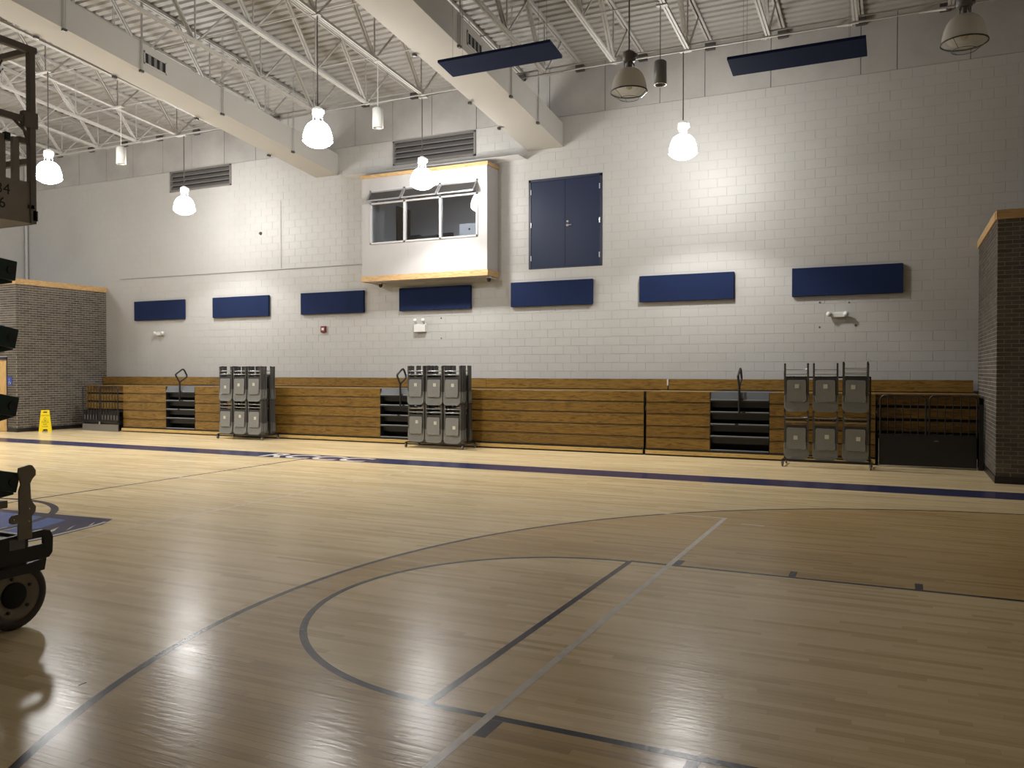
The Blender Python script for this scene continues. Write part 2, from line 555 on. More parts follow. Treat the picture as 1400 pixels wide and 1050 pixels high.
for r in rows:
    off = (r*0.618 % 1.0)*PL
    k = math.floor((BX0+off)/PL)
    while k*PL-off < BX1:
        a, b = max(BX0, k*PL-off), min(BX1, (k+1)*PL-off)
        k += 1
        if b-a < 0.02: continue
        key = round(b-a, 3)
        if key not in cache:
            cache[key] = M().box(g/2, g/2, -0.02, key-g/2, PW-g/2, 0.0).data('floor_board', MT['floor'])
        inst('floor_board', cache[key], (a, r*PW, 0), floor)

def arc(cx, cy, r, a0, a1, n=96):
    return [(cx+r*cos(R(a0+(a1-a0)*i/n)), cy+r*sin(R(a0+(a1-a0)*i/n))) for i in range(n+1)]
def paint(name, m, mat):
    return m.build(name, mat, floor, fix=False)
Z1, Z2, Z3, Z4 = 0.0006, 0.0010, 0.0014, 0.0018
CX, CY = -10.88, 5.59
LW = 0.052
paint('sideline_stripe', M().flat([(XL+2, 13.21), (XR-1.2, 13.21), (XR-1.2, 13.98), (XL+2, 13.98)], Z1), 'stripe')
paint('three_point_line', M().ribbon([(BASEX, BASK[1]-ARC)]+arc(BASK[0], BASK[1], ARC, 270, 90, 140)+[(BASEX, BASK[1]+ARC)], LW, Z1), 'line')
paint('free_throw_circle', M().ribbon(arc(FTX, CY, 1.805, 90, 270, 72), LW, Z1), 'line')
paint('free_throw_line', M().flat([(FTX-LW/2, LANE0), (FTX+LW/2, LANE0), (FTX+LW/2, LANE1), (FTX-LW/2, LANE1)], Z2), 'line')
for yy in (LANE0, LANE1):
    paint('lane_line', M().flat([(FTX, yy-LW/2), (BASEX, yy-LW/2), (BASEX, yy+LW/2), (FTX, yy+LW/2)], Z1), 'line')
for x0, x1 in ((-1.92, -1.81), (-0.87, -0.81), (0.12, 0.18), (1.12, 1.42)):
    paint('lane_mark', M().flat([(x0, LANE1+0.03), (x1, LANE1+0.03), (x1, LANE1+0.23), (x0, LANE1+0.23)], Z1), 'line')
    paint('lane_mark', M().flat([(x0, LANE0-0.23), (x1, LANE0-0.23), (x1, LANE0-0.03), (x0, LANE0-0.03)], Z1), 'line')
paint('baseline', M().flat([(BASEX, 0), (BASEX+0.3, 0), (BASEX+0.3, 13.21), (BASEX, 13.21)], Z1), 'stripe')
paint('division_line', M().flat([(CX-0.026, -2), (CX+0.026, -2), (CX+0.026, 13.21), (CX-0.026, 13.21)], Z1), 'line')
VL, VR, VT, VB = CX-9, CX+9, CY+4.5, CY-4.5
paint('volleyball_end_line', M().flat([(VR-0.05, VB), (VR, VB), (VR, VT), (VR-0.05, VT)], Z2), 'white')
paint('volleyball_sideline', M().flat([(VL, VT-0.04), (VR-0.05, VT-0.04), (VR-0.05, VT), (VL, VT)], Z2), 'faint')
for xx in (CX+3, CX-3):
    paint('volleyball_attack_line', M().flat([(xx-0.04, VB), (xx+0.01, VB), (xx+0.01, VT), (xx-0.04, VT)], Z2), 'faint')
for k in range(6):
    paint('attack_line_dash', M().flat([(CX+2.96, 10.35+k*0.45), (CX+3.01, 10.35+k*0.45), (CX+3.01, 10.52+k*0.45), (CX+2.96, 10.52+k*0.45)], Z2), 'faint')
paint('service_tick', M().flat([(-1.66, 9.75), (-1.4, 9.72), (-1.4, 9.77), (-1.66, 9.8)], Z2), 'faint')
# centre emblem: a navy badge with a blue field, a white rim and slanted white strokes
half = [(0, 1.16), (1.0, 1.2), (2.34, 1.28), (2.53, 1.0), (2.60, 0.68), (2.70, 0.2), (2.68, -0.4), (2.5, -1.1), (2.1, -1.7), (1.3, -2.1), (0, -2.3)]
badge = [(CX+x, CY+y) for x, y in half]+[(CX-x, CY+y) for x, y in half[-2:0:-1]]
paint('emblem_badge', M().flat(badge, Z1), 'stripe')
inner = [(0, 1.02), (1.0, 1.04), (1.9, 1.0), (2.08, 0.55), (2.1, 0.1), (2.05, -0.5), (1.85, -1.0), (1.4, -1.4), (0, -1.6)]
paint('emblem_field', M().flat([(CX+x, CY+y) for x, y in inner]+[(CX-x, CY+y) for x, y in inner[-2:0:-1]], Z2), 'blue')
rimr = [(2.42, 1.12), (2.5, 0.9), (2.56, 0.6), (2.63, 0.2), (2.61, -0.4), (2.44, -1.05), (2.06, -1.62), (1.28, -2.0), (0, -2.2)]
paint('emblem_rim', M().ribbon([(CX+x, CY+y) for x, y in rimr]+[(CX-x, CY+y) for x, y in rimr[-2::-1]], 0.05, Z3), 'white')
for q in ([(-8.553,6.643),(-8.441,6.518),(-8.40,6.43),(-8.50,6.55)], [(-8.60,6.43),(-8.46,6.25),(-8.40,6.15),(-8.52,6.30)],
          [(-8.66,6.26),(-8.50,6.09),(-8.41,5.90),(-8.55,6.06)], [(-8.68,6.07),(-8.53,5.93),(-8.44,5.78),(-8.60,5.90)],
          [(-8.72,5.80),(-8.55,5.62),(-8.45,5.45),(-8.63,5.60)], [(-8.74,5.5),(-8.57,5.3),(-8.47,5.12),(-8.66,5.28)]):
    paint('emblem_stroke', M().flat(q, Z3), 'white')
paint('centre_circle', M().ribbon(arc(CX, CY, 1.80, 0, 360, 96)[:-1], 0.09, Z3, True), 'line')
for rr in (1.87, 1.735):
    paint('centre_circle_edge', M().ribbon([p for p in arc(CX, CY, rr, -90, 14, 40)], 0.014, Z4), 'white')
# lettering on the sideline stripe
def text_mesh(body, size, extr=0.0, off=0.0):
    cu = bpy.data.curves.new('t', 'FONT')
    cu.body = body; cu.size = size; cu.extrude = extr; cu.offset = off; cu.align_x = 'CENTER'
    o = bpy.data.objects.new('t', cu)
    C.objects.link(o)
    dg = bpy.context.evaluated_depsgraph_get()
    dg.update()
    me = bpy.data.meshes.new_from_object(o.evaluated_get(dg))
    bpy.data.objects.remove(o)
    return me
def text_obj(name, body, size, mat, parent, loc, rot=(0,0,0), extr=0.0006, off=0.0, sx=1.0):
    me = text_mesh(body, size, extr, off)
    me.materials.clear(); me.materials.append(MT[mat])
    o = bpy.data.objects.new(name, me)
    C.objects.link(o)
    w = world_loc(parent)
    o.parent = parent
    o.location = tuple(loc[i]-w[i] for i in range(3))
    o.rotation_euler = rot
    o.scale = (sx, 1, 1)
    return o
text_obj('sideline_lettering', 'RCCC', 0.86, 'white', floor, (-10.86, 13.29, Z2), off=0.02, sx=1.13)

# ---------------------------------------------------------------- shell: far wall of painted block, concrete band above
wall = empty('wall_back', (0, 0, 0), 'white painted concrete block wall behind the bleachers', kind='structure')
OPEN = [(-12.60, 4.25, -9.24, 6.74), (-8.25, 4.255, -6.355, 6.435)]
OPEN += [(-20.26, 7.25, -17.83, 7.87), (-12.16, 7.2, -9.72, 7.82)]
def cut(rects, hole):
    out = []
    hx0, hz0, hx1, hz1 = hole
    for x0, z0, x1, z1 in rects:
        if x1 <= hx0 or x0 >= hx1 or z1 <= hz0 or z0 >= hz1:
            out.append((x0, z0, x1, z1)); continue
        if x0 < hx0: out.append((x0, z0, hx0, z1))
        if x1 > hx1: out.append((hx1, z0, x1, z1))
        a, b = max(x0, hx0), min(x1, hx1)
        if z0 < hz0: out.append((a, z0, b, hz0))
        if z1 > hz1: out.append((a, hz1, b, z1))
    return out
core = [(XL-0.1, 0.0, XR+0.1, 7.865)]
for h_ in OPEN: core = cut(core, h_)
cm = M()
for x0, z0, x1, z1 in core: cm.box(x0, YW+0.0038, z0, x1, YW+0.2, z1)
cm.build('block_core', 'mortar', wall)
BH, BL, J = 0.2032, 0.4064, 0.008
blocks, single = [], []
for i in range(5, 39):
    z0 = 7.865-(39-i)*BH+BH*0.0
    sh = (i % 2)*BL/2
    k0 = math.floor((XL-1.40-sh)/BL)
    for k in range(k0, 100):
        x0 = 1.40+sh+k*BL+ -0.0
        if x0 > XR: break
        x1 = x0+BL
        if x1 < XL: continue
        rs = [(max(x0, XL)+J/2, z0+J/2, min(x1, XR)-J/2, z0+BH-J/2)]
        whole = x0 > XL and x1 < XR
        for h_ in OPEN:
            n0 = rs; rs = cut(rs, h_)
            if rs != n0: whole = False
        blocks.append((x0, z0, rs, whole))
def bm_block(m, x0, z0, x1, z1, e=0.002):
    y0, y1 = YW, YW+0.0042
    m.add([(x0+e,y0,z0+e),(x1-e,y0,z0+e),(x1-e,y0,z1-e),(x0+e,y0,z1-e),(x0,y0+e,z0),(x1,y0+e,z0),(x1,y0+e,z1),(x0,y0+e,z1),(x0,y1,z0),(x1,y1,z0),(x1,y1,z1),(x0,y1,z1)],
          [(0,1,2,3),(0,4,5,1),(1,5,6,2),(2,6,7,3),(3,7,4,0),(4,8,9,5),(5,9,10,6),(6,10,11,7),(7,11,8,4)])
near = sorted([b for b in blocks if b[3] and b[0] > -4.5 and b[0] < 2.0 and b[1] > 1.5], key=lambda b: hypot(b[0]+0.3, (b[1]-3.2)*0.8))[:300]
nearset = set((b[0], b[1]) for b in near)
tmp = M(); bm_block(tmp, J/2, J/2, BL-J/2, BH-J/2)
bme = tmp.data('concrete_block', MT['block'], (0, YW, 0))
rest = M()
for x0, z0, rs, whole in blocks:
    if (x0, z0) in nearset:
        inst('concrete_block', bme, (x0, YW, z0), wall)
    else:
        for r_ in rs:
            if r_[2]-r_[0] > 0.01 and r_[3]-r_[1] > 0.01: bm_block(rest, *r_)
o = rest.build('block_courses', 'block', wall, fix=False)
tag(o, kind='stuff')
jx = [XL, -25.6, -24.4, -23.1, -21.9, -20.6, -19.4, -18.1, -16.9, -15.7, -14.6, -13.4, -12.2, -11.0, -9.7, -8.6, -7.7, -6.3, -4.99, -3.97, -2.56, -0.78, -0.1, 1.2, 2.45, 3.9, XR]
for a, b in zip(jx, jx[1:]):
    M().box(a+0.006, YW+0.012, 7.872, b-0.006, YW+0.2, 9.5).build('concrete_panel', 'concrete', wall, bevel=0.004)
M().box(XL, YW+0.03, 7.865, XR, YW+0.19, 9.5).build('panel_backing', 'iron', wall)
# end walls and the wall behind the camera
pent = [(YB-0.2, 0.0), (YW+0.2, 0.0), (YW+0.2, deckz(YW)+0.1), (RIDGE, deckz(RIDGE)+0.1), (YB-0.2, deckz(YB)+0.1)]
tag(M().prism(pent, XL-0.2, XL, 'yz').build('wall_left', 'side'), 'painted end wall at far left above the brick block', kind='structure')
tag(M().prism(pent, XR, XR+0.2, 'yz').build('wall_right', 'side'), 'painted end wall at right', kind='structure')
tag(M().box(XL, YB-0.2, 0, XR, YB, deckz(YB)+0.1).build('wall_front', 'side'), 'painted wall behind the camera', kind='structure')

# ---------------------------------------------------------------- ribbed steel roof deck
ceiling = empty('ceiling', (0, 0, 0), 'white ribbed steel roof deck', kind='structure')
def deck_sheet(x0, x1, ya, yb):
    p = 0.205
    n = int(abs(yb-ya)/p)
    prof = []
    for i in range(n+1):
        y = ya+(yb-ya)/abs(yb-ya)*i*p
        s_ = 1 if yb > ya else -1
        for dy, dz in ((0, 0), (0.115, 0), (0.135, 0.052), (0.185, 0.052)):
            yy = y+s_*dy
            prof.append((yy, deckz(yy)+dz))
    m = M()
    vs = [(x0, y, z) for y, z in prof]+[(x1, y, z) for y, z in prof]
    k = len(prof)
    return m.add(vs, [(i, i+1, k+i+1, k+i) for i in range(k-1)])
deck_sheet(XL-0.1, XR+0.1, YW+0.15, RIDGE).build('roof_deck', 'deck', ceiling, fix=False)
deck_sheet(XL-0.1, XR+0.1, YB-0.1, RIDGE).build('roof_deck', 'deck', ceiling, fix=False)
M().box(XL-0.3, YW-0.1, deckz(YW)+0.3, XR+0.3, YW+0.3, deckz(YW)+0.4).build('roof_edge', 'concrete', ceiling)
rf = M()
for ya, yb in ((YB-0.2, RIDGE), (RIDGE, YW+0.2)):
    rf.add([(XL-0.2, ya, deckz(ya)+0.12), (XR+0.2, ya, deckz(ya)+0.12), (XR+0.2, yb, deckz(yb)+0.12), (XL-0.2, yb, deckz(yb)+0.12)], [(0,1,2,3)])
rf.build('roof_cover', 'iron', ceiling)

# ---------------------------------------------------------------- brick blocks in the two far corners
def brick_course(m, horizontal, a0, a1, fixed, z0, z1, axis, sign, e=0.008, lim=None, singles=None, proto=None):
    """bricks of one face: running along 'axis' at the plane 'fixed', outward sign along the other axis"""
    BHt, BLt, j = 0.0677, 0.2032, 0.0095
    n = int(round((z1-z0)/BHt))
    for i in range(n):
        zz = z0+i*BHt
        sh = (i % 2)*BLt/2
        s0 = a0-sh
        while s0 < a1-0.01:
            p, q = max(a0, s0)+j/2, min(a1, s0+BLt)-j/2
            full = s0 >= a0-1e-6 and s0+BLt <= a1+1e-6
            s0 += BLt
            if q-p < 0.02: continue
            zt = min(zz+BHt, z1)-j/2
            d0, d1 = fixed, fixed-sign*e
            if axis == 'x':
                bx = (p, min(d0, d1), zz+j/2, q, max(d0, d1), zt); sk = 'k' if sign < 0 else 'f'
            else:
                bx = (min(d0, d1), p, zz+j/2, max(d0, d1), q, zt); sk = 'l' if sign > 0 else 'r'
            if singles is not None and full and lim(p, zz):
                singles.append((bx, axis))
            else:
                m.box(*bx, skip=sk)
BRT, BLT = 4.165, 4.295
rb = empty('wall_right_brick', (0, 0, 0), 'dark brown brick block jutting out at the right corner', kind='structure')
RX, RY = 1.37, 15.03
M().box(RX+0.006, RY+0.006, 0, XR, YW, BRT).build('brick_core', 'bmortar', rb)
mm, sg = M(), []
brick_course(mm, True, RX, XR, RY, 0.11, BRT, 'x', -1, singles=sg, lim=lambda p, zz: p < 2.2)
brick_course(mm, True, RY, YW, RX, 0.11, BRT, 'y', -1, singles=sg, lim=lambda p, zz: p < 15.3)
for bx, ax in sg[300:]: mm.box(*bx)
sg = sg[:300]
pm = {}
for bx, ax in sg:
    if ax not in pm:
        c0 = bx[:3]
        pm[ax] = M().box(*bx).data('brick', MT['brick'], c0)
    inst('brick', pm[ax], bx[:3], rb)
tag(mm.build('brickwork', 'brick', rb, fix=False), kind='stuff')
lb = empty('wall_left_brick', (0, 0, 0), 'dark brown brick block with a wooden door at the left corner', kind='structure')
LX, LY = -23.15, 15.46
DX0, DX1, DZ = -24.55, -23.60, 2.14
for a in ((XL, LY+0.006, 0, DX0-0.06, YW, BLT), (DX0-0.06, LY+0.006, DZ+0.05, DX1+0.02, YW, BLT), (DX1+0.02, LY+0.006, 0, LX-0.006, YW, BLT), (DX0-0.06, LY+0.12, 0, DX1+0.02, YW, DZ+0.05)):
    M().box(*a).build('brick_core', 'bmortar', lb)
mm = M()
brick_course(mm, True, LY, YW, LX, 0.11, BLT, 'y', 1)
for a0, a1, z0, z1 in ((XL, DX0-0.06, 0.11, BLT), (DX1+0.02, LX, 0.11, 0.11+0.0677*31), (DX0-0.06, LX, 0.11+0.0677*31, BLT)):
    brick_course(mm, True, a0, a1, LY, z0, z1, 'x', -1)
tag(mm.build('brickwork', 'brick', lb, fix=False), kind='stuff')
tag(M().box(RX-0.012, RY-0.012, 0, XR, RY+0.02, 0.11).box(RX-0.012, RY, 0, RX+0.02, YW, 0.11).build('baseboard_right', 'base', bevel=0.003), 'black rubber base along the right brick block', kind='structure')
tag(M().box(LX-0.02, LY-0.012, 0, LX+0.012, YW, 0.11).box(DX1+0.03, LY-0.012, 0, LX, LY+0.02, 0.11).box(XL, LY-0.012, 0, DX0-0.07, LY+0.02, 0.11).build('baseboard_left', 'base', bevel=0.003), 'black rubber base along the left brick block', kind='structure')
t1 = empty('trim_1', (0, 0, 0), 'oak cap board along the top of the right brick block', kind='structure')
M().box(RX-0.02, RY-0.03, BRT, XR, RY+0.12, 4.31).build('cap_board', 'trim', t1, bevel=0.004)
M().box(RX-0.03, RY+0.12, BRT, RX+0.12, YW, 4.31).build('cap_board', 'trimy', t1, bevel=0.004)
M().box(RX+0.1, RY+0.1, BRT, XR, YW, BRT+0.02).build('top_slab', 'concrete', t1)
t2 = empty('trim_2', (0, 0, 0), 'oak cap board along the top of the left brick block', kind='structure')
M().box(XL, LY-0.03, BLT, LX+0.02, LY+0.12, 4.455).build('cap_board', 'trim', t2, bevel=0.004)
M().box(LX-0.12, LY+0.12, BLT, LX+0.03, YW, 4.455).build('cap_board', 'trimy', t2, bevel=0.004)
M().box(XL, LY+0.1, BLT, LX-0.1, YW, BLT+0.02).build('top_slab', 'concrete', t2)
# wooden door in the left block
d2 = empty('door_2', (DX1, LY, 0), 'wooden door with navy frame in the left brick block', kind='structure')
M().box(DX0, LY+0.03, 0.01, DX1-0.02, LY+0.075, DZ-0.03).build('door_leaf', 'doorwood', d2, bevel=0.003)
M().box(DX0-0.06, LY-0.005, 0, DX0, LY+0.1, DZ+0.05).box(DX1-0.02, LY-0.005, 0, DX1+0.02, LY+0.1, DZ+0.05).box(DX0-0.06, LY-0.005, DZ-0.03, DX1+0.02, LY+0.1, DZ+0.05).build('door_frame', 'doorframe', d2)
for zz in (0.25, 1.05, 1.85):
    M().tube([(DX1-0.03, LY+0.015, zz-0.05), (DX1-0.03, LY+0.015, zz+0.05)], 0.014).build('hinge', 'cap', d2)

# navy double door high in the far wall
d1 = empty('door_1', (-7.3, YW, 4.26), 'navy steel double door set high in the white wall', kind='structure')
DA, DB, DC, DD = -8.235, -6.37, 4.268, 6.42
M().box(DA-0.01, YW-0.012, DC, DA+0.05, YW+0.1, DD).box(DB-0.05, YW-0.012, DC, DB+0.01, YW+0.1, DD).box(DA-0.01, YW-0.012, DD-0.05, DB+0.01, YW+0.1, DD+0.01).box(DA, YW-0.008, DC-0.008, DB, YW+0.1, DC+0.012).build('door_frame', 'doorframe', d1)
mid = (DA+DB)/2
for sx, (a, b) in enumerate(((DA+0.053, mid-0.004), (mid+0.004, DB-0.053))):
    lf = M().box(a, YW+0.0, DC+0.016, b, YW+0.045, DD-0.054).build('door_leaf', 'door', d1, bevel=0.002)
    hx = a if sx == 0 else b
    for zz in (DC+0.25, DC+1.06, DC+1.86):
        M().tube([(hx, YW-0.012, zz-0.06), (hx, YW-0.012, zz+0.06)], 0.013).build('hinge', 'hinge', lf)
    if sx == 1:
        h_ = M().lathe([(0.0, -0.02), (0.032, -0.02), (0.032, 0.0)], (a+0.07, YW, DC+1.0), 12, 'y')
        h_.tube([(a+0.07, YW-0.02, DC+1.0), (a+0.07, YW-0.055, DC+1.0), (a+0.18, YW-0.055, DC+0.995)], 0.01)
        h_.build('lever_handle', 'hinge', lf)
        M().lathe([(0.0, -0.016), (0.026, -0.016), (0.03, 0.0)], (a+0.07, YW, DC+1.09), 12, 'y').build('deadbolt', 'hinge', lf)
M().box(mid-0.022, YW-0.008, DC+0.016, mid+0.006, YW-0.0005, DD-0.054).build('astragal', 'door', d1)
M().box(DA-0.02, YW+0.1, DC-0.02, DB+0.02, YW+0.15, DD+0.02).build('door_backing', 'blackm', d1)

# ---------------------------------------------------------------- roof joists
JX = [0.75-1.53*k for k in range(19)]
NODES = [16.25, 14.4, 12.5, 10.6, 8.7]
def botz(y): return deckz(y)-1.14
def make_joist():
    x = JX[0]
    r = empty('roof_joist', (x, YW, 0), cat='joist', group='roof joists under the deck')
    for s_ in (-1, 1):
        m = M()
        m.bar((x+s_*0.036, 18.44, deckz(18.44)-0.035), (x+s_*0.036, 7.6, deckz(7.6)-0.035), 0.046, 0.06)
        m.build('top_chord', 'steel', r)
        m = M()
        m.bar((x+s_*0.027, 16.33, botz(16.33)), (x+s_*0.027, 7.6, botz(7.6)), 0.042, 0.05)
        m.build('bottom_chord', 'steel', r)
    for y in NODES:
        for dy, w in ((-0.98, 0.04), (0.97, 0.03)):
            yt = y+dy
            m = M()
            if dy < 0:
                for s_ in (-1, 1):
                    m.bar((x+s_*0.03, y-0.03, botz(y)), (x+s_*0.03, yt, deckz(yt)-0.05), 0.028, w, (1,0,0))
            else:
                m.bar((x, y+0.03, botz(y)), (x, yt, deckz(yt)-0.05), w, w)
            m.build('web_member', 'steel', r)
        M().tube([(x, y, botz(y)), (x, y, deckz(y)-0.05)], 0.016, 6).build('web_post', 'steel', r)
    M().box(x-0.1, YW-0.10, deckz(YW)-0.20, x+0.1, YW, deckz(YW)-0.06).build('bearing_seat', 'iron', r)
    return r
j0 = make_joist()
for i, x in enumerate(JX):
    o = j0 if i == 0 else copy_tree(j0, (x, YW, 0))
    o['label'] = 'white steel open-web roof joist, %s counting from the right brick block' % ORD[i]
# bridging across the joists
br = empty('joist_bridging', (0, 16.5, 8.3), 'pair of white bridging angles across the joist ends near the far wall', 'bridging')
for dz, mat in ((0.06, 'steel'), (-0.045, 'steel')):
    M().bar((-26.9, 16.22, botz(16.22)+dz), (2.2, 16.22, botz(16.22)+dz), 0.032, 0.024).build('bridging_angle', mat, br)
for x, nx in zip(JX, JX[1:]):
    M().bar((x-0.05, 16.5, botz(16.5)+0.05), (x-0.45, YW-0.02, deckz(YW)-0.14), 0.03, 0.03).build('wall_brace', 'steel', br)
for yy, lab in ((14.4, 'thin white bridging rod across the joists, next one back from the joist ends'), (12.5, 'thin white bridging rod across the joists, second one back from the joist ends'), (10.6, 'thin white bridging rod across the joists, third one back from the joist ends')):
    o = M().tube([(-26.9, yy+0.02, botz(yy)+0.035), (3.2, yy+0.02, botz(yy)+0.035)], 0.011, 6).build('bridging_rod', 'steel', at=(0, yy, botz(yy)))
    tag(o, lab, 'bridging', 'thin bridging rods')

# ---------------------------------------------------------------- ducts
def duct(xa, xb, label, grille=None, hang=()):
    r = empty('air_duct', ((xa+xb)/2, YW, 7.14), label, 'duct', 'rectangular ducts below the roof')
    zb = lambda y: 7.14+0.115*(YW-y)
    y0 = 7.0
    H = 0.57
    ys = [YW-0.002, y0]
    M().hexa([(xa, ys[0], zb(ys[0])), (xb, ys[0], zb(ys[0])), (xb, ys[0], zb(ys[0])+H), (xa, ys[0], zb(ys[0])+H)],
             [(xa, ys[1], zb(ys[1])), (xb, ys[1], zb(ys[1])), (xb, ys[1], zb(ys[1])+H), (xa, ys[1], zb(ys[1])+H)]).build('duct_body', 'duct', r, bevel=0.006)
    for y in hang:
        b = zb(y)-0.02
        for xx in (xa-0.03, xb+0.03):
            M().tube([(xx-0.0, y-0.04, b-0.03), (xx-0.0, y-0.04, deckz(y)-0.02)], 0.007, 6).build('hanger_rod', 'steel', r)
            M().tube([(xx-0.0, y, b-0.03), (xx, y, deckz(y)-0.02)], 0.007, 6).build('hanger_rod', 'steel', r)
            M().box(min(xx, xx+0.03*(1 if xx < (xa+xb)/2 else -1))-0.012, y-0.065, b-0.035, max(xx, xx+0.03*(1 if xx < (xa+xb)/2 else -1))+0.012, y+0.025, b+0.012).build('hanger_nut', 'iron', r)
    if grille:
        ya, yb, xf, sg_ = grille
        gr = M()
        za = lambda y: zb(y)+0.30
        xo = xf+sg_*0.012
        for a, b, c, d in ((ya, yb, -0.02, 0.02), (ya, yb, 0.22, 0.26)):
            gr.hexa([(xf, a, za(a)+c-0.13), (xo, a, za(a)+c-0.13), (xo, a, za(a)+d-0.13), (xf, a, za(a)+d-0.13)], [(xf, b, za(b)+c-0.13), (xo, b, za(b)+c-0.13), (xo, b, za(b)+d-0.13), (xf, b, za(b)+d-0.13)])
        for a, b in ((ya, ya+0.03), (yb-0.03, yb)):
            gr.hexa([(xf, a, za(a)-0.14), (xo, a, za(a)-0.14), (xo, a, za(a)+0.12), (xf, a, za(a)+0.12)], [(xf, b, za(b)-0.14), (xo, b, za(b)-0.14), (xo, b, za(b)+0.12), (xf, b, za(b)+0.12)])
        G = gr.build('grille_frame', 'duct', r)
        M().hexa([(xf, ya, za(ya)-0.13), (xf+sg_*0.003, ya, za(ya)-0.13), (xf+sg_*0.003, ya, za(ya)+0.1), (xf, ya, za(ya)+0.1)], [(xf, yb, za(yb)-0.13), (xf+sg_*0.003, yb, za(yb)-0.13), (xf+sg_*0.003, yb, za(yb)+0.1), (xf, yb, za(yb)+0.1)]).build('grille_throat', 'blackm', G)
        n = 4
        for k in range(1, n):
            y = ya+(yb-ya)*k/n
            M().box(xf, y-0.035, za(y)-0.12, xf+sg_*0.01, y+0.035, za(y)+0.1).build('grille_blade', 'louver', G)
    return r
duct(-14.72, -13.965, 'long beige rectangular duct with a dark grille, left of the booth', (12.05, 12.62, -13.965, 1), (16.6, 14.2, 12.0, 10.3, 8.6))
duct(-8.27, -7.34, 'long beige rectangular duct meeting the wall right of the booth', (13.6, 14.2, -7.34, 1), (16.9, 15.5, 13.3, 11.2, 9.2))

# ---------------------------------------------------------------- high-bay lamps
def stem_clamp(x, y, zc, r):
    jn = min(JX, key=lambda q: abs(q-x))
    M().box(min(x, jn)-0.07, y-0.05, zc-0.02, max(x, jn)+0.07, y+0.05, zc+0.012).build('stem_clamp', 'steel', r)
def lamp(x, y, label, lit):
    zr = 6.1
    r = empty('pendant_lamp', (x, y, zr), label, 'lamp', 'burning high-bay lamps' if lit else 'unlit high-bay lamps')
    zc = botz(y)-0.02
    M().tube([(x, y, zr+0.63), (x, y, zc)], 0.012, 8).build('stem', 'lamp_iron', r)
    stem_clamp(x, y, zc, r)
    hd = M().lathe([(0.0, 0.63), (0.05, 0.63), (0.06, 0.60), (0.095, 0.60), (0.10, 0.585), (0.10, 0.475), (0.085, 0.46), (0.0, 0.46)], (x, y, zr), 16)
    hd.box(x+0.09, y-0.05, zr+0.50, x+0.125, y+0.05, zr+0.57)
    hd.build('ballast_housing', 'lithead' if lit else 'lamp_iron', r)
    nk = M()
    for k in range(4):
        a = pi/4+k*pi/2
        nk.tube([(x+0.045*cos(a), y+0.045*sin(a), zr+0.47), (x+0.085*cos(a), y+0.085*sin(a), zr+0.42), (x+0.075*cos(a), y+0.075*sin(a), zr+0.325)], 0.011, 6)
    nk.lathe([(0.035, 0.46), (0.03, 0.33)], (x, y, zr), 10)
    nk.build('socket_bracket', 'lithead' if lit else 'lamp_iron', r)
    prof = [(0.09, 0.345), (0.135, 0.335), (0.18, 0.30), (0.218, 0.245), (0.246, 0.17), (0.265, 0.09), (0.275, 0.0)]
    sh = M().lathe(prof, (x, y, zr), 32)
    if not lit:
        sh.lathe([(0.0, 0.344)]+[prof[0]], (x, y, zr), 32)
    else:
        sh.lathe([(0.0, 0.346), (0.09, 0.345)], (x, y, zr), 32)
    sh.build('refractor_shade', 'lit' if lit else 'shade', r, fix=False)
    M().lathe([(0.276, 0.004), (0.288, 0.004), (0.288, -0.012), (0.276, -0.012), (0.276, 0.004)], (x, y, zr), 32).build('rim_band', 'cap' if not lit else 'lamp_iron', r)
    lens = M().lathe([(0.276, -0.012), (0.22, -0.065), (0.15, -0.105), (0.08, -0.125), (0.0, -0.13)], (x, y, zr), 32)
    lens.build('bottom_lens', 'litlens' if lit else 'lens', r, fix=False)
    if not lit:
        M().lathe([(0.27, 0.0), (0.245, 0.11), (0.215, 0.20), (0.175, 0.27), (0.12, 0.315), (0.0, 0.325)], (x, y, zr), 32).build('shade_lining', 'shade', r, fix=False)
        M().lathe([(0.0, 0.31), (0.03, 0.31), (0.045, 0.20), (0.055, 0.12), (0.04, 0.05), (0.0, 0.03)], (x, y, zr), 14).build('bulb', 'lamp_white', r)
        gd = M()
        gd.tube([(x+0.15*cos(2*pi*k/24), y+0.15*sin(2*pi*k/24), zr-0.106) for k in range(24)], 0.004, 5, True)
        for k in range(3):
            a = 2*pi*k/3
            gd.tube([(x+0.28*cos(a), y+0.28*sin(a), zr-0.012), (x+0.15*cos(a), y+0.15*sin(a), zr-0.106)], 0.004, 5)
        gd.build('wire_guard', 'cap', r)
    else:
        l = bpy.data.lights.new('lamp_light', 'SPOT')
        l.energy = LAMP_SPOT
        l.color = WARM
        l.spot_size = R(122)
        l.spot_blend = 0.28
        l.shadow_soft_size = 0.12
        lo = bpy.data.objects.new('lamp_light', l)
        C.objects.link(lo)
        lo.parent = r
        lo.location = (0, 0, -0.26)
        l2 = bpy.data.lights.new('reflector_beam', 'SPOT')
        l2.energy = LAMP_BEAM
        l2.color = WARM
        l2.spot_size = R(124)
        l2.spot_blend = 1.0
        l2.shadow_soft_size = 0.12
        lo = bpy.data.objects.new('reflector_beam', l2)
        C.objects.link(lo)
        lo.parent = r
        lo.location = (0, 0, -0.262)
    return r
Q = JX
lamp(-3.93, 16.28, 'burning bell-shaped pendant lamp right of the navy double door', True)
lamp(-10.03, 16.40, 'burning bell-shaped pendant lamp hanging in front of the booth window', True)
lamp(-17.42, 16.31, 'burning bell-shaped pendant lamp in front of the left wall louver', True)
lamp(-9.93, 12.50, 'burning bell-shaped pendant lamp at the wall end of the left duct', True)
lamp(-17.27, 12.31, 'burning bell-shaped pendant lamp beside the lift platform at far left', True)
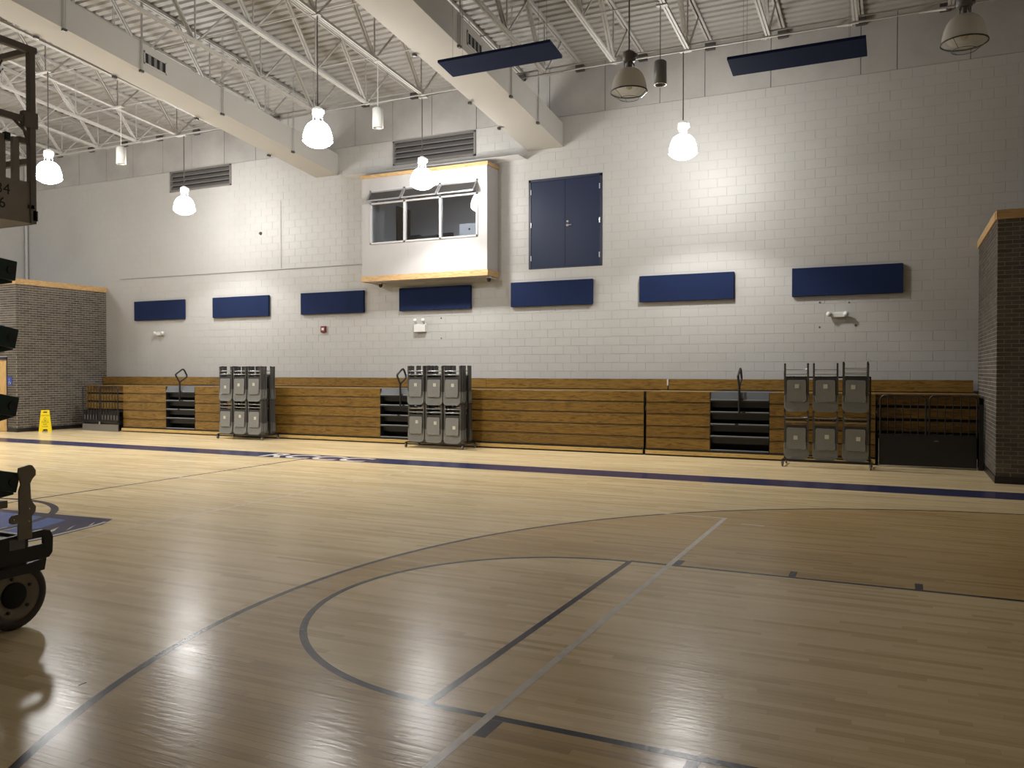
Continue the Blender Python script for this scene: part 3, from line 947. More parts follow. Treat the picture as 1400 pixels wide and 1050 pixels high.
lamp(-24.8, 12.35, 'burning bell-shaped pendant lamp out of frame over the far left end of the court', True)
lamp(-17.3, 8.5, 'burning bell-shaped pendant lamp just out of frame at left', True)
lamp(-24.8, 8.5, 'burning bell-shaped pendant lamp out of frame, farthest from the far wall', True)
lamp(-3.83, 12.37, 'unlit grey pendant lamp with wire guard, beside the grey can downlight', False)
lamp(0.73, 12.40, 'unlit grey pendant lamp at the top right corner', False)

def can(x, y, label, mat):
    zc = 6.87
    r = empty('can_light', (x, y, zc), label, 'lamp', 'cylinder downlights')
    M().lathe([(0.0, 0.42), (0.085, 0.42), (0.112, 0.40), (0.115, 0.0), (0.10, 0.0), (0.095, 0.06), (0.09, 0.30), (0.0, 0.32)], (x, y, zc), 24).build('can_body', mat, r)
    M().lathe([(0.113, -0.001), (0.113, -0.006), (0.097, -0.006), (0.097, -0.001)], (x, y, zc), 24).build('rim_ring', 'bar', r)
    M().lathe([(0.0, 0.28), (0.04, 0.28), (0.05, 0.12), (0.03, 0.05), (0.0, 0.04)], (x, y, zc), 12).build('bulb', 'lamp_white', r)
    M().tube([(x, y, zc+0.41), (x, y, botz(y)-0.02)], 0.009, 6).build('stem', mat, r)
    stem_clamp(x, y, botz(y)-0.02, r)
can(-17.4, 14.32, 'pale cylinder downlight on a thin stem at far left', 'can')
can(-9.95, 14.5, 'pale cylinder downlight on a thin stem above the wall louver', 'can')
can(-3.9, 14.45, 'dark grey cylinder downlight on a stem between two pendant lamps', 'candark')

# ---------------------------------------------------------------- blue acoustic panels
def wall_panel(x0, label):
    r = empty('acoustic_panel', (x0+1.065, YW-0.04, 3.36), label, 'panel', 'navy acoustic panels in a row on the wall')
    M().box(x0, YW-0.085, 3.352, x0+2.13, YW-0.012, 3.95).build('fabric_board', 'navy', r, bevel=0.008)
    M().box(x0+0.15, YW-0.014, 3.42, x0+1.98, YW-0.0005, 3.88).build('wall_cleat', 'greyp', r)
ORDP = ['navy acoustic panel nearest the left brick block', 'navy acoustic panel on the wall, second from the left brick block', 'navy acoustic panel above the small red alarm box',
        'navy acoustic panel below the booth', 'navy acoustic panel below the navy double door', 'brightly lit navy acoustic panel below the burning lamp', 'navy acoustic panel nearest the right brick block']
for x0, lab in zip((-21.79, -18.505, -15.21, -11.95, -8.70, -5.435, -2.095), ORDP):
    wall_panel(x0, lab)
def cloud(x0, x1, y0, y1, z0, z1, label):
    r = empty('ceiling_baffle', ((x0+x1)/2, (y0+y1)/2, z0), label, 'panel', 'navy panels hung under the roof')
    t = 0.05
    M().hexa([(x0, y0, z0), (x1, y0, z0), (x1, y1, z1), (x0, y1, z1)], [(x0, y0, z0+t), (x1, y0, z0+t), (x1, y1, z1+t), (x0, y1, z1+t)]).build('fabric_board', 'navy', r, bevel=0.006)
    for xx in (x0+0.25, x1-0.25):
        for yy, zz in ((y0+0.1, z0), (y1-0.1, z1)):
            M().tube([(xx, yy, zz+t), (xx, yy, deckz(yy))], 0.003, 5).build('hanging_wire', 'bar', r)
cloud(-7.36, -5.23, 12.55, 13.1, 7.165, 7.09, 'navy hanging acoustic panel in front of the right duct')
cloud(-2.65, -0.52, 14.0, 14.56, 6.955, 6.86, 'navy hanging acoustic panel near the top right, left of the unlit lamp')

# ---------------------------------------------------------------- wall louvers, conduits, small wall fittings
def louver(x0, x1, z0, z1, label):
    r = empty('wall_louver', ((x0+x1)/2, YW, z0), label, 'vent', 'louvers high on the wall')
    m = M()
    for a in ((x0, z0, x1, z0+0.04), (x0, z1-0.04, x1, z1), (x0, z0, x0+0.045, z1), (x1-0.06, z0, x1, z1)):
        m.box(a[0], YW-0.03, a[1], a[2], YW+0.06, a[3])
    m.build('louver_frame', 'louver', r, bevel=0.003)
    M().box(x0+0.01, YW+0.06, z0+0.01, x1-0.01, YW+0.16, z1-0.01).build('louver_throat', 'blackm', r)
    n = 4
    h = (z1-z0-0.08)/n
    for k in range(n):
        zz = z0+0.04+k*h
        M().hexa([(x0+0.045, YW-0.022, zz), (x1-0.06, YW-0.022, zz), (x1-0.06, YW-0.022, zz+0.02), (x0+0.045, YW-0.022, zz+0.02)],
                 [(x0+0.045, YW+0.055, zz+h*0.75), (x1-0.06, YW+0.055, zz+h*0.75), (x1-0.06, YW+0.055, zz+h*0.75+0.02), (x0+0.045, YW+0.055, zz+h*0.75+0.02)]).build('louver_blade', 'louver', r)
louver(-20.28, -17.81, 7.235, 7.86, 'grey slatted wall louver behind the left burning lamp')
louver(-12.17, -9.7, 7.2, 7.83, 'grey slatted wall louver above the booth')
o = M().tube([(-22.5, YW-0.02, 4.69), (-12.78, YW-0.02, 4.66)], 0.009, 6).build('conduit', 'concrete', at=(-17, YW, 4.67))
tag(o, 'thin level conduit along the wall, left of the booth', 'conduit')
o = M().tube([(-15.96, YW-0.02, 4.7), (-15.96, YW-0.02, 6.6)], 0.007, 6).build('conduit', 'block', at=(-15.96, YW, 5))
tag(o, 'thin white upright conduit on the wall above the level conduit', 'conduit')
o = M().tube([(XL+0.09, YW-0.06, 4.4), (XL+0.09, YW-0.06, 9.0)], 0.05, 10).build('downpipe', 'block', at=(XL+0.09, YW, 4.4))
tag(o, 'white upright pipe in the far left corner above the brick block', 'pipe')
def emergency(x, z, label, big=True):
    r = empty('emergency_light', (x, YW, z), label, 'lamp', 'emergency lights on the wall')
    w, h = (0.17, 0.11) if big else (0.14, 0.055)
    M().hexa([(x-w, YW-0.10, z-h), (x+w, YW-0.10, z-h), (x+w, YW-0.10, z+h*0.8), (x-w, YW-0.10, z+h*0.8)], [(x-w, YW, z-h), (x+w, YW, z-h), (x+w, YW, z+h), (x-w, YW, z+h)]).build('battery_case', 'greyp', r, bevel=0.008)
    for s_ in (-1, 1):
        zz = z+(0.19 if big else 0.01)
        xx = x+s_*(0.12 if big else 0.165)
        M().lathe([(0.0, -0.085), (0.05, -0.08), (0.055, -0.05), (0.03, 0.0), (0.0, 0.01)], (xx, YW-0.06, zz), 12, 'y').build('lamp_head', 'greyp', r)
        if big:
            M().tube([(xx, YW-0.05, z+0.1), (xx, YW-0.05, zz)], 0.012, 6).build('head_stem', 'greyp', r)
emergency(-11.32, 2.90, 'white twin-head emergency light below the panel under the booth')
emergency(-1.19, 2.95, 'small white emergency light below the panel nearest the right brick block', False)
emergency(-20.70, 2.93, 'small white emergency light below the leftmost wall panel', False)
r = empty('fire_alarm', (-14.46, YW, 2.93), 'small red fire alarm box on the wall left of the booth', 'alarm')
M().box(-14.54, YW-0.06, 2.84, -14.38, YW, 3.02).build('alarm_case', 'red', r, bevel=0.008)
M().box(-14.50, YW-0.066, 2.90, -14.42, YW-0.0605, 2.97).build('strobe_lens', 'greyp', r)
def camera_dome(x, y, z, label, wallm=False):
    r = empty('security_camera', (x, y, z), label, 'camera', 'small security cameras')
    M().lathe([(0.0, 0.09), (0.06, 0.09), (0.065, 0.05), (0.05, 0.05)], (x, y, z), 14).build('camera_base', 'greyp', r)
    M().lathe([(0.055, 0.05), (0.05, 0.0), (0.03, -0.03), (0.0, -0.04)], (x, y, z), 14).build('dark_dome', 'black', r)
    M().box(x-0.015, min(y, YW-0.01), z+0.06, x+0.015, YW, z+0.085).build('wall_arm', 'greyp', r)
camera_dome(-12.45, 18.25, 4.02, 'small dome camera under the left end of the booth')
camera_dome(-9.14, 18.05, 4.0, 'small dome camera under the right end of the booth')
r = empty('wall_sensor', (-16.71, YW, 5.74), 'tiny dark round sensor alone on the wall above the level conduit', 'sensor')
M().lathe([(0.0, -0.05), (0.035, -0.045), (0.05, 0.0)], (-16.71, YW, 5.74), 12, 'y').build('sensor_body', 'iron', r)
for (x, z) in ((-1.55, 3.22), (-0.98, 3.20), (-1.55, 2.70), (-0.85, 2.72), (-10.72, 3.14), (-10.72, 2.62)):
    o = M().lathe([(0.0, -0.012), (0.018, -0.01), (0.022, 0.0)], (x, YW, z), 8, 'y').build('anchor_hole', 'louver', wall)

# ---------------------------------------------------------------- press booth
BX_0, BX_1, BY, BZ0, BZ1 = -12.75, -9.09, 17.86, 4.11, 6.85
bt = empty('press_booth', ((BX_0+BX_1)/2, BY, BZ0), 'white press booth with oak trim and windows, projecting from the wall', 'booth')
WX0, WX1, WZ0, WZ1 = -12.50, -9.345, 5.06, 6.46
for x0, z0, x1, z1 in cut([(BX_0, BZ0+0.02, BX_1, BZ1-0.02)], (WX0, WZ0, WX1, WZ1)):
    M().box(x0, BY, z0, x1, BY+0.06, z1).build('front_panel', 'booth', bt)
M().box(BX_1-0.06, BY+0.06, BZ0+0.02, BX_1, YW, BZ1-0.02).build('side_panel', 'booth', bt)
M().box(BX_0, BY+0.06, BZ0+0.02, BX_0+0.06, YW, BZ1-0.02).build('side_panel', 'booth', bt)
M().box(BX_0, BY, BZ1-0.02, BX_1, YW, BZ1+0.01).build('top_panel', 'booth', bt)
M().box(BX_0, BY, BZ0, BX_1, YW, BZ0+0.02).build('bottom_panel', 'booth', bt)
for x in (-11.35, -10.42, -9.55):
    M().box(x-0.006, BY-0.003, BZ0+0.15, x+0.006, BY, WZ0-0.06).build('panel_seam', 'mortar', bt)
for z0, z1 in ((BZ0-0.01, BZ0+0.135), (BZ1-0.075, BZ1+0.015)):
    M().box(BX_0-0.025, BY-0.025, z0, BX_1+0.025, BY, z1).build('oak_trim_board', 'trim', bt, bevel=0.003)
    M().box(BX_1, BY, z0, BX_1+0.025, YW, z1).build('oak_trim_board', 'trimy', bt)
    M().box(BX_0-0.025, BY, z0, BX_0, YW, z1).build('oak_trim_board', 'trimy', bt)
wf = M()
fr = 0.045
for a in ((WX0, WZ0, WX1, WZ0+fr), (WX0, WZ1-fr, WX1, WZ1), (WX0, WZ0, WX0+fr, WZ1), (WX1-fr, WZ0, WX1, WZ1), (WX0, 6.085, WX1, 6.135)):
    wf.box(a[0], BY-0.02, a[1], a[2], BY+0.07, a[3])
third = (WX1-WX0)/3
for k in (1, 2):
    wf.box(WX0+k*third-0.03, BY-0.02, WZ0, WX0+k*third+0.03, BY+0.07, WZ1)
WF = wf.build('window_frame', 'alu', bt, bevel=0.003)
for k in range(3):
    a, b = WX0+k*third+0.03, WX0+(k+1)*third-0.03
    M().box(a, BY+0.02, WZ0+fr, b, BY+0.028, 6.085).build('pane', 'pane', WF)
    # top-hung sash pushed outward
    s_ = M()
    zt, zb_, out = WZ1-fr-0.01, 6.15, 0.20
    A = [(a, BY-0.005, zt), (b, BY-0.005, zt)]
    Bq = [(a, BY-out, zb_), (b, BY-out, zb_)]
    s_.bar(A[0], Bq[0], 0.03, 0.035, (1,0,0)); s_.bar(A[1], Bq[1], 0.03, 0.035, (1,0,0))
    s_.bar(A[0], A[1], 0.03, 0.035); s_.bar(Bq[0], Bq[1], 0.03, 0.035)
    sash = s_.build('awning_sash', 'sash', bt)
    M().hexa([A[0], A[1], (A[1][0], A[1][1]+0.006, A[1][2]), (A[0][0], A[0][1]+0.006, A[0][2])], [Bq[0], Bq[1], (Bq[1][0], Bq[1][1]+0.006, Bq[1][2]), (Bq[0][0], Bq[0][1]+0.006, Bq[0][2])]).build('sash_pane', 'screen', sash)
    M().tube([(b-0.03, BY, 6.15), (b-0.03, BY-out*0.72, 6.22)], 0.007, 6).build('stay_arm', 'bar', sash)
# room behind the glass, brightened by an added, unseen ceiling light
bl_ = bpy.data.lights.new('booth_fill_light', 'AREA')
bl_.energy = 9.0; bl_.size = 0.6; bl_.color = (1.0, 0.98, 0.97)
blo = bpy.data.objects.new('booth_fill_light', bl_)
C.objects.link(blo); blo.location = (-10.9, 19.8, 6.84)
r = empty('added_fitting', (-10.9, 19.8, 6.86), 'added square ceiling fitting, unseen above the booth windows, to brighten the room', 'lamp')
M().box(-11.22, 19.48, 6.88, -10.58, 20.12, 6.949).build('added_tray', 'greyp', r)
M().box(-11.19, 19.51, 6.868, -10.61, 20.09, 6.88).build('added_diffuser', 'lamp_white', r)
rm = M()
rx0, rx1, ry1, rz0, rz1 = -13.4, -8.3, 21.2, 4.2, 6.95
rm.add([(rx0, YW+0.2, rz0), (rx1, YW+0.2, rz0), (rx1, ry1, rz0), (rx0, ry1, rz0)], [(0,1,2,3)])
rm.add([(rx0, BY+0.06, rz1), (rx1, BY+0.06, rz1), (rx1, ry1, rz1), (rx0, ry1, rz1)], [(3,2,1,0)])
rm.add([(rx0, ry1, rz0), (rx1, ry1, rz0), (rx1, ry1, rz1), (rx0, ry1, rz1)], [(0,1,2,3)])
rm.add([(rx0, YW+0.2, rz0), (rx0, ry1, rz0), (rx0, ry1, rz1), (rx0, YW+0.2, rz1)], [(0,1,2,3)])
rm.add([(rx1, YW+0.2, rz0), (rx1, ry1, rz0), (rx1, ry1, rz1), (rx1, YW+0.2, rz1)], [(3,2,1,0)])
rm.build('room_lining', 'room', bt, fix=False)
M().box(-13.399, 20.45, 4.2, -13.35, 21.15, 6.6).build('room_door', 'brown', bt)
M().box(-12.6, BY+0.07, 4.95, -9.3, YW+0.35, 5.0).build('booth_desk', 'brown', bt)
M().box(-13.395, 19.56, 5.58, -13.36, 19.65, 5.72).build('light_switch', 'cap', bt)
r = empty('computer_monitor', (-9.85, 18.35, 5.0), 'silver computer monitor seen from behind in the right booth window', 'monitor')
M().box(-10.12, 18.33, 5.12, -9.58, 18.365, 5.49).build('monitor_shell', 'silver', r, bevel=0.01)
M().lathe([(0.0, -0.002), (0.028, -0.002), (0.03, 0.001)], (-9.83, 18.331, 5.345), 12, 'y').build('round_mark', 'cap', r)
M().box(-9.93, 18.34, 5.012, -9.77, 18.355, 5.14).box(-9.95, 18.30, 5.001, -9.75, 18.46, 5.013).build('monitor_stand', 'silver', r)
def office_chair(x, y, label):
    r = empty('office_chair', (x, y, 4.2), label, 'chair', 'office chairs inside the booth')
    M().box(x-0.22, y-0.05, 4.95, x+0.22, y+0.02, 5.50).build('backrest', 'cap', r, bevel=0.03)
    M().box(x-0.23, y-0.02, 4.64, x+0.23, y+0.44, 4.72).build('seat', 'cap', r, bevel=0.02)
    M().box(x-0.03, y-0.08, 4.62, x+0.03, y-0.051, 5.1).build('back_post', 'iron', r)
    m = M().tube([(x, y+0.2, 4.25), (x, y+0.2, 4.64)], 0.03, 8)
    for k in range(5):
        m.bar((x, y+0.2, 4.26), (x+0.28*cos(k*2*pi/5), y+0.2+0.28*sin(k*2*pi/5), 4.235), 0.04, 0.03)
    m.build('pedestal', 'iron', r)
office_chair(-12.1, 19.35, 'black office chair in the left part of the middle booth window')
office_chair(-11.1, 19.4, 'black office chair between the sound mixer and the silver monitor')
r = empty('sound_mixer', (-10.95, 18.35, 5.0), 'low dark sound mixer on the desk in the middle booth window', 'mixer')
M().hexa([(-11.2, 18.2, 5.001), (-10.7, 18.2, 5.001), (-10.7, 18.55, 5.001), (-11.2, 18.55, 5.001)], [(-11.2, 18.2, 5.24), (-10.7, 18.2, 5.24), (-10.7, 18.55, 5.14), (-11.2, 18.55, 5.14)]).build('mixer_body', 'cap', r)
M().box(-11.2, 18.19, 5.0, -11.17, 18.56, 5.255).box(-10.73, 18.19, 5.0, -10.7, 18.56, 5.255).build('side_cheek', 'iron', r)

# ---------------------------------------------------------------- folded bleachers
YF = 17.0
TOP = 1.345; RISE = 0.2475; BHG = 0.213
rows_z = [TOP-k*RISE for k in range(5)]
def bleacher(x0, x1, aisles, label, lx=None, rx=None, topx=None):
    r = empty('bleacher', ((x0+x1)/2, YF, 0), label, 'bleacher', 'folded wooden bleachers along the wall')
    spans = []
    c = x0
    for a, b in aisles:
        spans.append((c, a)); c = b
    spans.append((c, x1))
    for k, zt in enumerate(rows_z):
        for a, b in spans:
            M().box(a, YF, zt-BHG, b, YF+0.035, zt).build('row_board', 'oak', r, bevel=0.004)
            if k < 4:
                M().box(a, YF+0.012, zt-BHG-0.029, b, YF+0.04, zt-BHG-0.012).build('seat_edge', 'oakend', r)
    for a, b in spans:
        M().box(a, YF+0.045, 0.03, b, YF+0.12, TOP-0.02).build('understructure', 'blackm', r)
    M().box(x0, YF-0.07, 0.032, x1, YF-0.035, 0.108).build('toe_board', 'toe', r, bevel=0.004)
    M().box(x0, YF-0.035, 0.0, x1, YF+0.1, 0.03).build('base_skid', 'black', r)
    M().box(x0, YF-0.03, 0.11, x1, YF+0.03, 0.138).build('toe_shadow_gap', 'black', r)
    c0, c1 = (lx if lx is not None else x0), (rx if rx is not None else x1)
    for a, b in ([(c0, c1)] if not aisles else [(c0, aisles[0][0])]+[(aisles[i][1], aisles[i+1][0]) for i in range(len(aisles)-1)]+[(aisles[-1][1], c1)]):
        M().box(max(a, -22.2), YF+0.036, TOP-0.018, b, 18.27, TOP+0.002).build('top_deck', 'oakend', r)
    M().box(c0, 18.30, 1.34, c1, 18.42, 1.36).build('deck_gap', 'black', r)
    t0, t1 = topx or (c0, c1)
    n = max(1, int(round((t1-t0)/4.6)))
    for i in range(n):
        a, b = t0+(t1-t0)*i/n, t0+(t1-t0)*(i+1)/n
        M().box(a+0.002, 18.27, 1.362, b-0.002, 18.30, 1.598).build('back_board', 'oaktop', r, bevel=0.003)
    M().box(t0, 18.30, 1.36, t1, 18.36, 1.58).build('back_board_rail', 'black', r)
    for a, b in aisles:
        w = M().box(a, YF+0.30, 0.03, b, YF+0.34, TOP)
        w.box(a, YF+0.0, 0.03, a+0.012, YF+0.3, TOP-0.02).box(b-0.012, YF+0.0, 0.03, b, YF+0.3, TOP-0.02)
        w.build('aisle_recess', 'blackm', r)
        M().hexa([(a+0.014, YF-0.005, TOP-0.145), (b-0.014, YF-0.005, TOP-0.145), (b-0.014, YF+0.012, TOP-0.145), (a+0.014, YF+0.012, TOP-0.145)],
                 [(a+0.014, YF+0.05, TOP), (b-0.014, YF+0.05, TOP), (b-0.014, YF+0.07, TOP), (a+0.014, YF+0.07, TOP)]).build('aisle_top_plate', 'stepgrey', r)
        M().box(a, YF+0.07, TOP-0.03, b, 18.27, TOP).build('aisle_deck', 'stepgrey', r)
        for k in range(1, 6):
            zt = TOP-k*RISE+RISE*0.42-0.0
            if k == 5: zt = 0.17
            M().box(a+0.014, YF+0.0, zt-0.05, b-0.014, YF+0.28, zt-0.02).build('aisle_step', 'step', r, bevel=0.003)
            M().box(a+0.014, YF-0.012, zt-0.024, b-0.014, YF+0.05, zt).build('step_nosing', 'nosing', r, bevel=0.003)
            M().box(a+0.014, YF+0.12, zt-0.17, b-0.014, YF+0.15, zt-0.05).build('step_riser', 'step', r)
        mx = (a+b)/2
        for k, dx in enumerate((0.04, 0.09, -0.05)):
            zt = TOP-(k+1)*RISE+RISE*0.42
            M().box(mx+dx-0.035, YF-0.02, zt-0.045, mx+dx+0.035, YF-0.013, zt+0.012).build('rail_socket', 'black', r)
        hr = M()
        pts = [(16.985, 0.93), (16.985, 1.45), (16.86, 1.63), (16.845, 1.67), (16.87, 1.70), (17.06, 1.815), (17.11, 1.825), (17.15, 1.80), (17.24, 1.66), (17.24, 1.615), (17.20, 1.585), (17.0, 1.47)]
        hr.tube([(mx, y, z) for y, z in pts], 0.024, 8)
        hr.build('aisle_handrail', 'black', r)
    return r
bleacher(-20.65, -4.93, [(-18.92, -17.80), (-11.62, -10.42)], 'long folded oak bleacher bank left of the black vertical gap', lx=-23.1, topx=(-23.1, -4.74))
bleacher(-4.87, -0.42, [(-3.53, -2.35)], 'short folded oak bleacher bank right of the black vertical gap, behind the sparse chair rack', rx=1.29, topx=(-4.72, 1.28))
o = M().box(-4.757, 18.262, 1.45, -4.725, 18.269, 1.59).build('joint_strip', 'white', bpy.data.objects['bleacher.001'] if 'bleacher.001' in bpy.data.objects else None)
# the cut-back bays for wheelchairs at both ends: three rows, then a dark skirt
def bay(x0, x1, label, parent_label):
    r = empty('bleacher_bay', ((x0+x1)/2, 17.25, 0), label, 'bleacher', 'cut-back bleacher bays')
    for k in range(3):
        zt = rows_z[k]
        M().box(x0, 17.20, zt-BHG, x1, 17.235, zt-0.02).build('row_board', 'oak', r, bevel=0.004)
    M().box(x0, 17.245, 0.02, x1, 17.32, TOP-0.05).build('understructure', 'blackm', r)
    M().box(x0, 17.02, 0.56, x1, 17.19, 0.60).build('bay_rail', 'black', r)
    return r
bay(-0.40, 1.30, 'three oak rows of the cut-back bay behind the right guard railing', '')
bay(-22.5, -20.67, 'three oak rows of the cut-back bay behind the left guard railing', '')
def railing(x0, x1, y, label, dark):
    r = empty('guard_railing', ((x0+x1)/2, y, 0), label, 'railing', 'black guard railings in front of the bays')
    mid = (x0+x1)/2
    zb = 0.57 if dark else 0.30
    zt = 1.325
    for a, b in ((x0, mid-0.03), (mid+0.03, x1)):
        rr = 0.09
        pts = [(a, y, zb), (a, y, zt-rr)]+[(a+rr-rr*cos(t*pi/10), y, zt-rr+rr*sin(t*pi/10)) for t in range(1, 6)]+[(b-rr+rr*sin(t*pi/10), y, zt-rr+rr*cos(t*pi/10)) for t in range(0, 6)]+[(b, y, zb)]
        M().tube(pts, 0.015, 8).build('rail_frame', 'cartm', r)
        n = 6
        for k in range(1, n):
            xx = a+(b-a)*k/n
            M().tube([(xx, y, zb), (xx, y, zt)], 0.0095, 6).build('baluster', 'cartm', r)
        M().bar((a, y, zb+0.02), (b, y, zb+0.02), 0.02, 0.03).build('bottom_rail', 'cartm', r)
    if dark:
        M().box(x0-0.02, y-0.02, 0.03, x1, y+0.02, zb+0.03).build('kick_panel', 'black', r, bevel=0.004)
        M().box(x0, y-0.026, 0.022, x1, y-0.0, 0.03).box(x0-0.03, y-0.026, 0.0, x0-0.018, y+0.0, 0.52).box(x1, y-0.026, 0.0, x1+0.01, y, 0.2).build('panel_edging', 'bar', r)
        M().box(x0+0.9, y-0.023, 0.49, x0+0.97, y-0.0205, 0.505).build('latch', 'bar', r)
        M().box(x1+0.03, y-0.06, 0.0, x1+0.10, y+0.06, 1.17).build('end_post', 'black', r)
    else:
        M().box(x0, y+0.03, 0.0, x1, y+0.05, 0.58).build('dark_skirt', 'black', r)
        n = 12
        for k in range(n):
            xx = x0+0.06+(x1-x0-0.12)*k/(n-1)
            M().box(xx-0.018, y+0.018, 0.30, xx+0.018, y+0.029, 0.47).build('skirt_slat', 'louver', r)
        M().box(x0, y-0.02, 0.0, x1, y+0.02, 0.2).build('kick_panel', 'louver', r, bevel=0.004)
        M().bar((x0, y, 0.27), (x1, y, 0.27), 0.05, 0.05).build('bottom_rail', 'black', r)
        M().box(mid-0.03, y-0.03, 0.2, mid+0.03, y, 0.28).build('latch', 'bar', r)
railing(-0.335, 1.245, 16.86, 'black guard railing with solid black kick panel beside the right brick block', True)
railing(-22.2, -20.70, 16.86, 'black guard railing with grey kick panel beside the left brick block', False)

# ---------------------------------------------------------------- folding chairs
def rounded(x0, x1, z0, z1, rb, rt=0.02, n=5):
    """outline in x,z with lower corners of radius rb, upper of rt"""
    p = []
    for cx, cz, rr, a0 in ((x1-rb, z0+rb, rb, -90), (x1-rt, z1-rt, rt, 0), (x0+rt, z1-rt, rt, 90), (x0+rb, z0+rb, rb, 180)):
        for i in range(n+1):
            a = R(a0+90*i/n)
            p.append((cx+rr*cos(a), cz+rr*sin(a)))
    return p
def make_chair():
    """folding chair hanging folded, feet up; origin under its back edge, face towards -y"""
    r = empty('folding_chair', (0, 0, 0))
    fm_ = M()
    for s_ in (-1, 1):
        fm_.bar((s_*0.203, 0.022, 0.10), (s_*0.203, 0.022, 0.875), 0.034, 0.020, (0,1,0))
        fm_.bar((s_*0.186, 0.010, 0.16), (s_*0.186, 0.012, 0.62), 0.014, 0.014, (0,1,0))
    fm_.build('side_frame', 'tube', r)
    for zz in (0.775, 0.69):
        M().tube([(-0.20, 0.02, zz+0.025), (-0.175, 0.014, zz), (0.175, 0.014, zz), (0.20, 0.02, zz+0.025)], 0.008, 6).build('crossbar', 'bar', r)
    fc = M()
    for s_ in (-1, 1): fc.box(s_*0.203-0.015, 0.008, 0.865, s_*0.203+0.015, 0.036, 0.895)
    fc.build('foot_cap', 'cap', r)
    bk = M().prism(rounded(-0.222, 0.222, 0.0, 0.31, 0.10, 0.02, 8), 0.012, 0.026, 'xz')
    bk.v = [(x, y-0.030*max(0.0, 1-z/0.20)**1.5, z) for x, y, z in bk.v]
    bk.build('backrest', 'chair', r)
    M().prism(rounded(-0.19, 0.19, 0.315, 0.635, 0.01, 0.02), 0.014, 0.024, 'xz').build('seat_shade_panel', 'cap', r)  # dark plate standing in for the shade behind the seat
    se = M().prism(rounded(-0.168, 0.168, 0.185, 0.585, 0.06, 0.03), -0.009, 0.008, 'xz')
    se.v = [(x, y-0.014*(0.585-z)/0.4, z) for x, y, z in se.v]
    se.build('seat', 'seat', r, bevel=0.004)
    lip = [(-0.178, -0.008, 0.30), (-0.178, -0.009, 0.24)]+[(-0.123-0.055*cos(R(18*i)), -0.009, 0.24-0.055*sin(R(18*i))) for i in range(1, 6)]+[(0.123+0.055*sin(R(18*i)), -0.009, 0.24-0.055*cos(R(18*i))) for i in range(0, 6)]+[(0.178, -0.008, 0.30)]
    lip = [(x*0.168/0.178, y-0.014*(0.585-z)/0.4, z) for x, y, z in lip]
    M().tube(lip, 0.007, 5).build('seat_lip', 'bar', r)
    return r
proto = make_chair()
st_me = M().box(-0.036, -0.021, -0.038, 0.036, -0.0135, 0.038).data('sticker', MT['sticker'])
first = [True]
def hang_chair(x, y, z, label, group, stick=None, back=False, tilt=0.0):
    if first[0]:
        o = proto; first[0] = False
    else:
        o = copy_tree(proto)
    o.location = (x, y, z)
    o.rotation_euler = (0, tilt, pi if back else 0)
    tag(o, label, 'chair', group)
    if stick:
        s_ = bpy.data.objects.new('paper_sticker', st_me)
        C.objects.link(s_); s_.parent = o
        s_.location = (stick[0], 0, stick[1])
        s_['label'] = 'square white paper sticker on the seat'
    return o
def cart(cx, cy, label):
    r = empty('chair_cart', (cx, cy, 0), label, 'cart', 'black wheeled carts for folding chairs')
    hw, hd = 0.74, 0.29
    for s_ in (-1, 1):
        M().bar((cx+s_*hw, cy, 0.12), (cx+s_*hw, cy, 1.66), 0.03, 0.03, (0,1,0)).build('upright', 'cartm', r)
        M().bar((cx+s_*hw, cy-hd, 0.12), (cx+s_*hw, cy+hd, 0.12), 0.035, 0.03).build('end_foot', 'cartm', r)
    for zz, nm in ((1.66, 'top_bar'), (0.86, 'middle_bar')):
        M().bar((cx-hw-0.015, cy, zz), (cx+hw+0.015, cy, zz), 0.03, 0.03).build(nm, 'cartm', r)
    for s_ in (-1, 1):
        M().bar((cx-hw, cy+s_*hd*0.9, 0.125), (cx+hw, cy+s_*hd*0.9, 0.125), 0.03, 0.028).build('base_rail', 'cartm', r)
    for col in (-0.48, 0, 0.48):
        for zz in (1.66, 0.86):
            for dx in (-0.13, 0.13):
                M().tube([(cx+col+dx, cy-0.235, zz+0.02), (cx+col+dx, cy-0.22, zz-0.006), (cx+col+dx, cy+0.22, zz-0.006), (cx+col+dx, cy+0.235, zz+0.02)], 0.008, 6).build('hook_arm', 'cartm', r)
    for sx in (-1, 1):
        for sy in (-1, 1):
            x, y = cx+sx*(hw+0.015), cy+sy*hd
            w = M().lathe([(0.0, -0.016), (0.035, -0.016), (0.045, -0.012), (0.045, 0.012), (0.035, 0.016), (0.0, 0.016)], (x+0.01, y, 0.046), 16, 'x').build('caster_wheel', 'caster', r)
            M().box(x-0.012, y-0.02, 0.05, x-0.007, y+0.02, 0.108).box(x+0.027, y-0.02, 0.05, x+0.032, y+0.02, 0.108).box(x-0.014, y-0.03, 0.104, x+0.034, y+0.03, 0.112).build('caster_fork', 'cartm', w)
    return r
cart(-15.50, 16.58, 'black wheeled cart holding the leftmost full rack of chairs')
cart(-9.66, 16.56, 'black wheeled cart holding the middle full rack of chairs')
cart(-1.235, 16.32, 'black wheeled cart holding six single chairs at right')
COL = ['left', 'middle', 'right']
